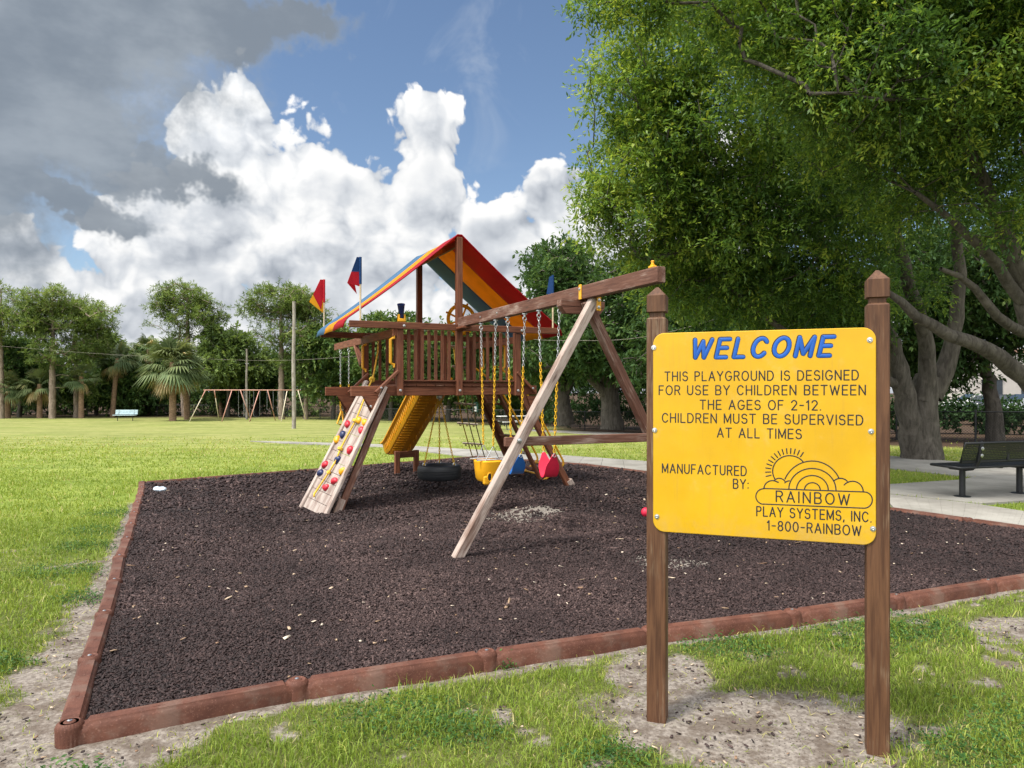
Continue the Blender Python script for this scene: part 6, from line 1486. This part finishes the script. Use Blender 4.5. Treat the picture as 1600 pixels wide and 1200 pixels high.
def pole(label, px, d, top, r0, r1):
    gz = float(ground_z(0, d)); z = EYE + (HZ - top) / FPX * d - gz
    o = thing('utility_pole', label, 'pole', ((px - 800) / FPX * d, d, gz), 0, 'wooden utility poles')
    m = MB(); n = 9; M = Matrix.Rotation(R(-90), 4, 'Y'); inv = M.inverted()
    m.tube([(0.02 * math.sin(k), 0, -.2 + (z + .2) * k / n) for k in range(n + 1)], [r0 + (r1 - r0) * k / n for k in range(n + 1)], 12); m.v = [inv @ q for q in m.v]
    m.build('shaft', POLE_WOOD, o, M, auto=40)
    m = MB(); m.box((.04, -r0 * .4, z * .79), .30, .03, .03, .004); m.build('bracket', STEEL, o); m = MB(); m.box((0, -r0 - .01, z * .27), .05, .03, .20, .004); m.build('tag_plate', STEEL, o)
    return z + gz
pole('tall weathered wooden pole standing in front of the right end of the far swing frame', 459, 42, 471, .125, .09)
pole('thinner wooden pole standing behind the far swing frame', 385.5, 60, 545, .105, .08)
m = MB(); A = Vector(W(-60, 535, 60)); Bq = Vector(W(386, 563, 59.7)); Cq = Vector(W(560, 556, 50))
def sagline(a, b, s, n=14): return [a.lerp(b, k / n) + Vector((0, 0, -s * math.sin(math.pi * k / n))) for k in range(n + 1)]
m.tube(sagline(A, Bq, .22) + sagline(Bq, Cq, .12)[1:], .008, 5); tag(m.build('overhead_wire', POLE_WOOD, sm=True), 'thin overhead wire strung along the far trees to the thinner pole', 'wire')
m = MB(); m.tube(sagline(Vector(W(800, 527, 30)), Vector(W(900, 532, 27)), .05, 6) + sagline(Vector(W(900, 532, 27)), Vector(W(1130, 495, 22)), .25, 10)[1:], .006, 5); tag(m.build('overhead_wire', POLE_WOOD, sm=True), 'thin pale wire crossing the dark trees behind the A-frame', 'wire')
GREEN_P = plain_mat('dark_green_enamel', (0.02, 0.075, 0.062), .45, .15, 8); WHITE_P = plain_mat('white_label', (.75, .76, .76), .5, .05, 8)
def waste_station():
    d = 50.0; gz = float(ground_z(0, d)); o = thing('waste_station', 'small dark green pet waste box with a white notice on a black post', 'waste box', ((743 - 800) / FPX * d, d, gz))
    m = MB(); m.tube([(0, .05, 0), (0, .05, 1.15)], .035, 8); m.build('post', BLACK, o)
    m = MB(); m.box((0, 0, 1.17), .42, .22, .62, .03); m.box((0, 0, 1.52), .36, .24, .12, .04); m.build('box', GREEN_P, o)
    m = MB(); m.box((-.04, -.118, 1.10), .22, .008, .34, .002); n_ = m.build('notice', WHITE_P, o); m = MB(); m.box((-.04, -.126, 1.12), .07, .006, .12, .002); m.build('notice_mark', INK, n_)
waste_station()
PALE = plain_mat('pale_grey_plastic', (.62, .62, .60), .6, .08, 5)
def picnic():
    d = 40.0; gz = float(ground_z(0, d)); o = thing('picnic_table', 'pale picnic table behind the ladder of the play tower', 'picnic table', ((803 - 800) / FPX * d, d, gz), R(20))
    m = MB(); [m.box((0, -.32 + .16 * k, .74), 1.8, .14, .04, .006) for k in range(5)]; m.build('tabletop', PALE, o)
    for y in (-.72, .72): m = MB(); [m.box((0, y + .13 * k - .065, .45), 1.8, .12, .04, .006) for k in range(2)]; m.build('bench_seat', PALE, o)
    for x in (-.6, .6):
        m = MB(); m.tube([(x, -.6, 0), (x, -.18, .72)], .03, 6); m.tube([(x, .6, 0), (x, .18, .72)], .03, 6); m.tube([(x, -.72, .42), (x, .72, .42)], .03, 6); m.build('leg_frame', BLACK, o)
picnic()
# ball half hidden by the sign, plastic scrap on the mulch
g = G(1009, 805, .09); m = MB(); m.lathe([(.002, -.056)] + [(.056 * math.cos(R(a)), .056 * math.sin(R(a))) for a in range(-75, 90, 15)] + [(.002, .056)], (0, 0, 0), 24)
b_ = m.build('play_ball', BELT_RED, matrix=Matrix.Translation((g.x, g.y, float(mulch_z(g.x, g.y)) + .062)), sm=True); tag(b_, 'pinkish red ball lying on the mulch, half hidden behind the sign post', 'ball')
g = G(250, 769, .05); m = MB(); rr = random.Random(3); rings = []
for k in range(9): rings.append([Vector((-.10 + .025 * k, (.045 + .02 * rr.random()) * math.cos(a) * (1 if 0 < k < 8 else .3), .02 + (.03 + .018 * rr.random()) * math.sin(a) * (1 if 0 < k < 8 else .3))) for a in [2 * math.pi * q / 10 for q in range(10)]])
m.loft(rings); b_ = m.build('plastic_bottle', plain_mat('pale_blue_plastic', (.62, .72, .80), .3, .1, 20), matrix=Matrix.Translation((g.x, g.y, float(mulch_z(g.x, g.y)) + .02)) @ Matrix.Rotation(R(-25), 4, 'Z'), sm=False)
tag(b_, 'crumpled pale blue plastic litter on the mulch near the far left corner', 'litter')

# ------------------------------------------------------------------ street beyond the trees on the right: pale building and parked cars
STUCCO = plain_mat('cream_stucco', (.46, .43, .39), .85, .06, 1.5); ROOFB = plain_mat('brick_band', (.34, .20, .15), .8, .12, 2); GLASS = plain_mat('dark_glass', (.03, .04, .05), .1, .1, 2, spec=.6)
def building():
    c = W(1590, 600, 62); o = thing('commercial_building', 'pale stuccoed building glimpsed through the trees at the right edge', 'building', (c.x, c.y, -.1), R(8))
    m = MB(); m.box((0, 0, 2.4), 17, 8, 4.8, .02); m.build('wall', STUCCO, o)
    m = MB(); m.box((0, 0, 4.95), 17.4, 8.4, .30, .04); m.build('parapet', ROOFB, o)
    m = MB(); m.box((0, -4.04, .55), 16.9, .06, .25, .01); m.build('band', ROOFB, o)
    for x in (-6, -2.5, 4.5): 
        m = MB(); m.box((x, -4.03, 1.9), 1.8, .08, 1.5, .01); w_ = m.build('window', GLASS, o); m = MB(); m.box((x, -4.06, 2.70), 2.0, .12, .10, .01); m.build('lintel', STUCCO, w_)
    m = MB(); m.box((1.1, -4.03, 1.2), 1.1, .08, 2.3, .01); m.build('door', GLASS, o)
building()
CAR_W = plain_mat('white_car_paint', (.72, .72, .72), .25, .03, 2, spec=.6); CAR_S = plain_mat('silver_car_paint', (.40, .42, .44), .25, .04, 2, metal=.4, spec=.6); CAR_D = plain_mat('dark_car_paint', (.03, .033, .04), .25, .05, 2, spec=.6)
def car(label, px, d, rz, paint):
    p = W(px, 640, d); o = thing('parked_car', label, 'car', (p.x, d, float(ground_z(0, min(d, 20))) + .0), rz, 'cars parked beyond the fence')
    prof = [(-2.15, .35), (-2.2, .62), (-2.1, .86), (-1.5, .95), (-.85, 1.40), (.55, 1.44), (1.15, .98), (1.95, .84), (2.2, .60), (2.18, .35)]
    m = MB(); rings = []
    for y, s, zz in ((-.88, .97, 0), (-.84, 1.0, 0), (.84, 1.0, 0), (.88, .97, 0)): rings.append([Vector((x * s, y * (.86 if z > 1.1 else 1), z)) for x, z in prof])
    m.loft(rings); m.build('body', paint, o, auto=35)
    for y in (-1, 1):
        m = MB(); q = [(-1.30, 1.0), (-.78, 1.34), (.48, 1.37), (.98, 1.0)]; m.loop_prism([Vector((x, y * .865 if z < 1.1 else y * .765, z)) for x, z in q], [Vector((x, y * .885 if z < 1.1 else y * .785, z)) for x, z in q]); m.build('side_window', GLASS, o)
        for x in (-1.35, 1.38):
            m = MB(); M = Matrix.Rotation(R(90), 4, 'X'); m.lathe([(.16, -.11), (.30, -.11), (.325, -.09), (.325, .09), (.30, .11), (.16, .11)], (x, y * .80, .33), 20, M); w_ = m.build('wheel', TYRE, o, auto=40); m = MB(); m.lathe([(.04, -.02), (.19, -.02), (.20, .0), (.19, .02), (.04, .03)], (x, y * .90, .33), 16, M); m.build('rim', STEEL, w_)
    m = MB(); q = [(.60, -.66, 1.42), (.60, .66, 1.42), (1.16, .74, 1.0), (1.16, -.74, 1.0)]; m.loop_prism([Vector(p_) for p_ in q], [Vector((p_[0] + .03, p_[1], p_[2] + .03)) for p_ in q]); m.build('windscreen', GLASS, o)
    for y in (-.62, .62): m = MB(); m.box((2.16, y, .66), .08, .30, .13, .02); m.build('headlight', WHITE_P, o)
car('white car parked beyond the fence, leftmost of those under the trees', 1530, 50, R(170), CAR_W); car('dark car parked beyond the fence between two pale cars', 1566, 48, R(172), CAR_D); car('silver car parked beyond the fence nearest the right edge', 1612, 46, R(174), CAR_S)
car('pale grey car half hidden by shrubs beyond the far left trees', 22, 80, R(5), CAR_S)
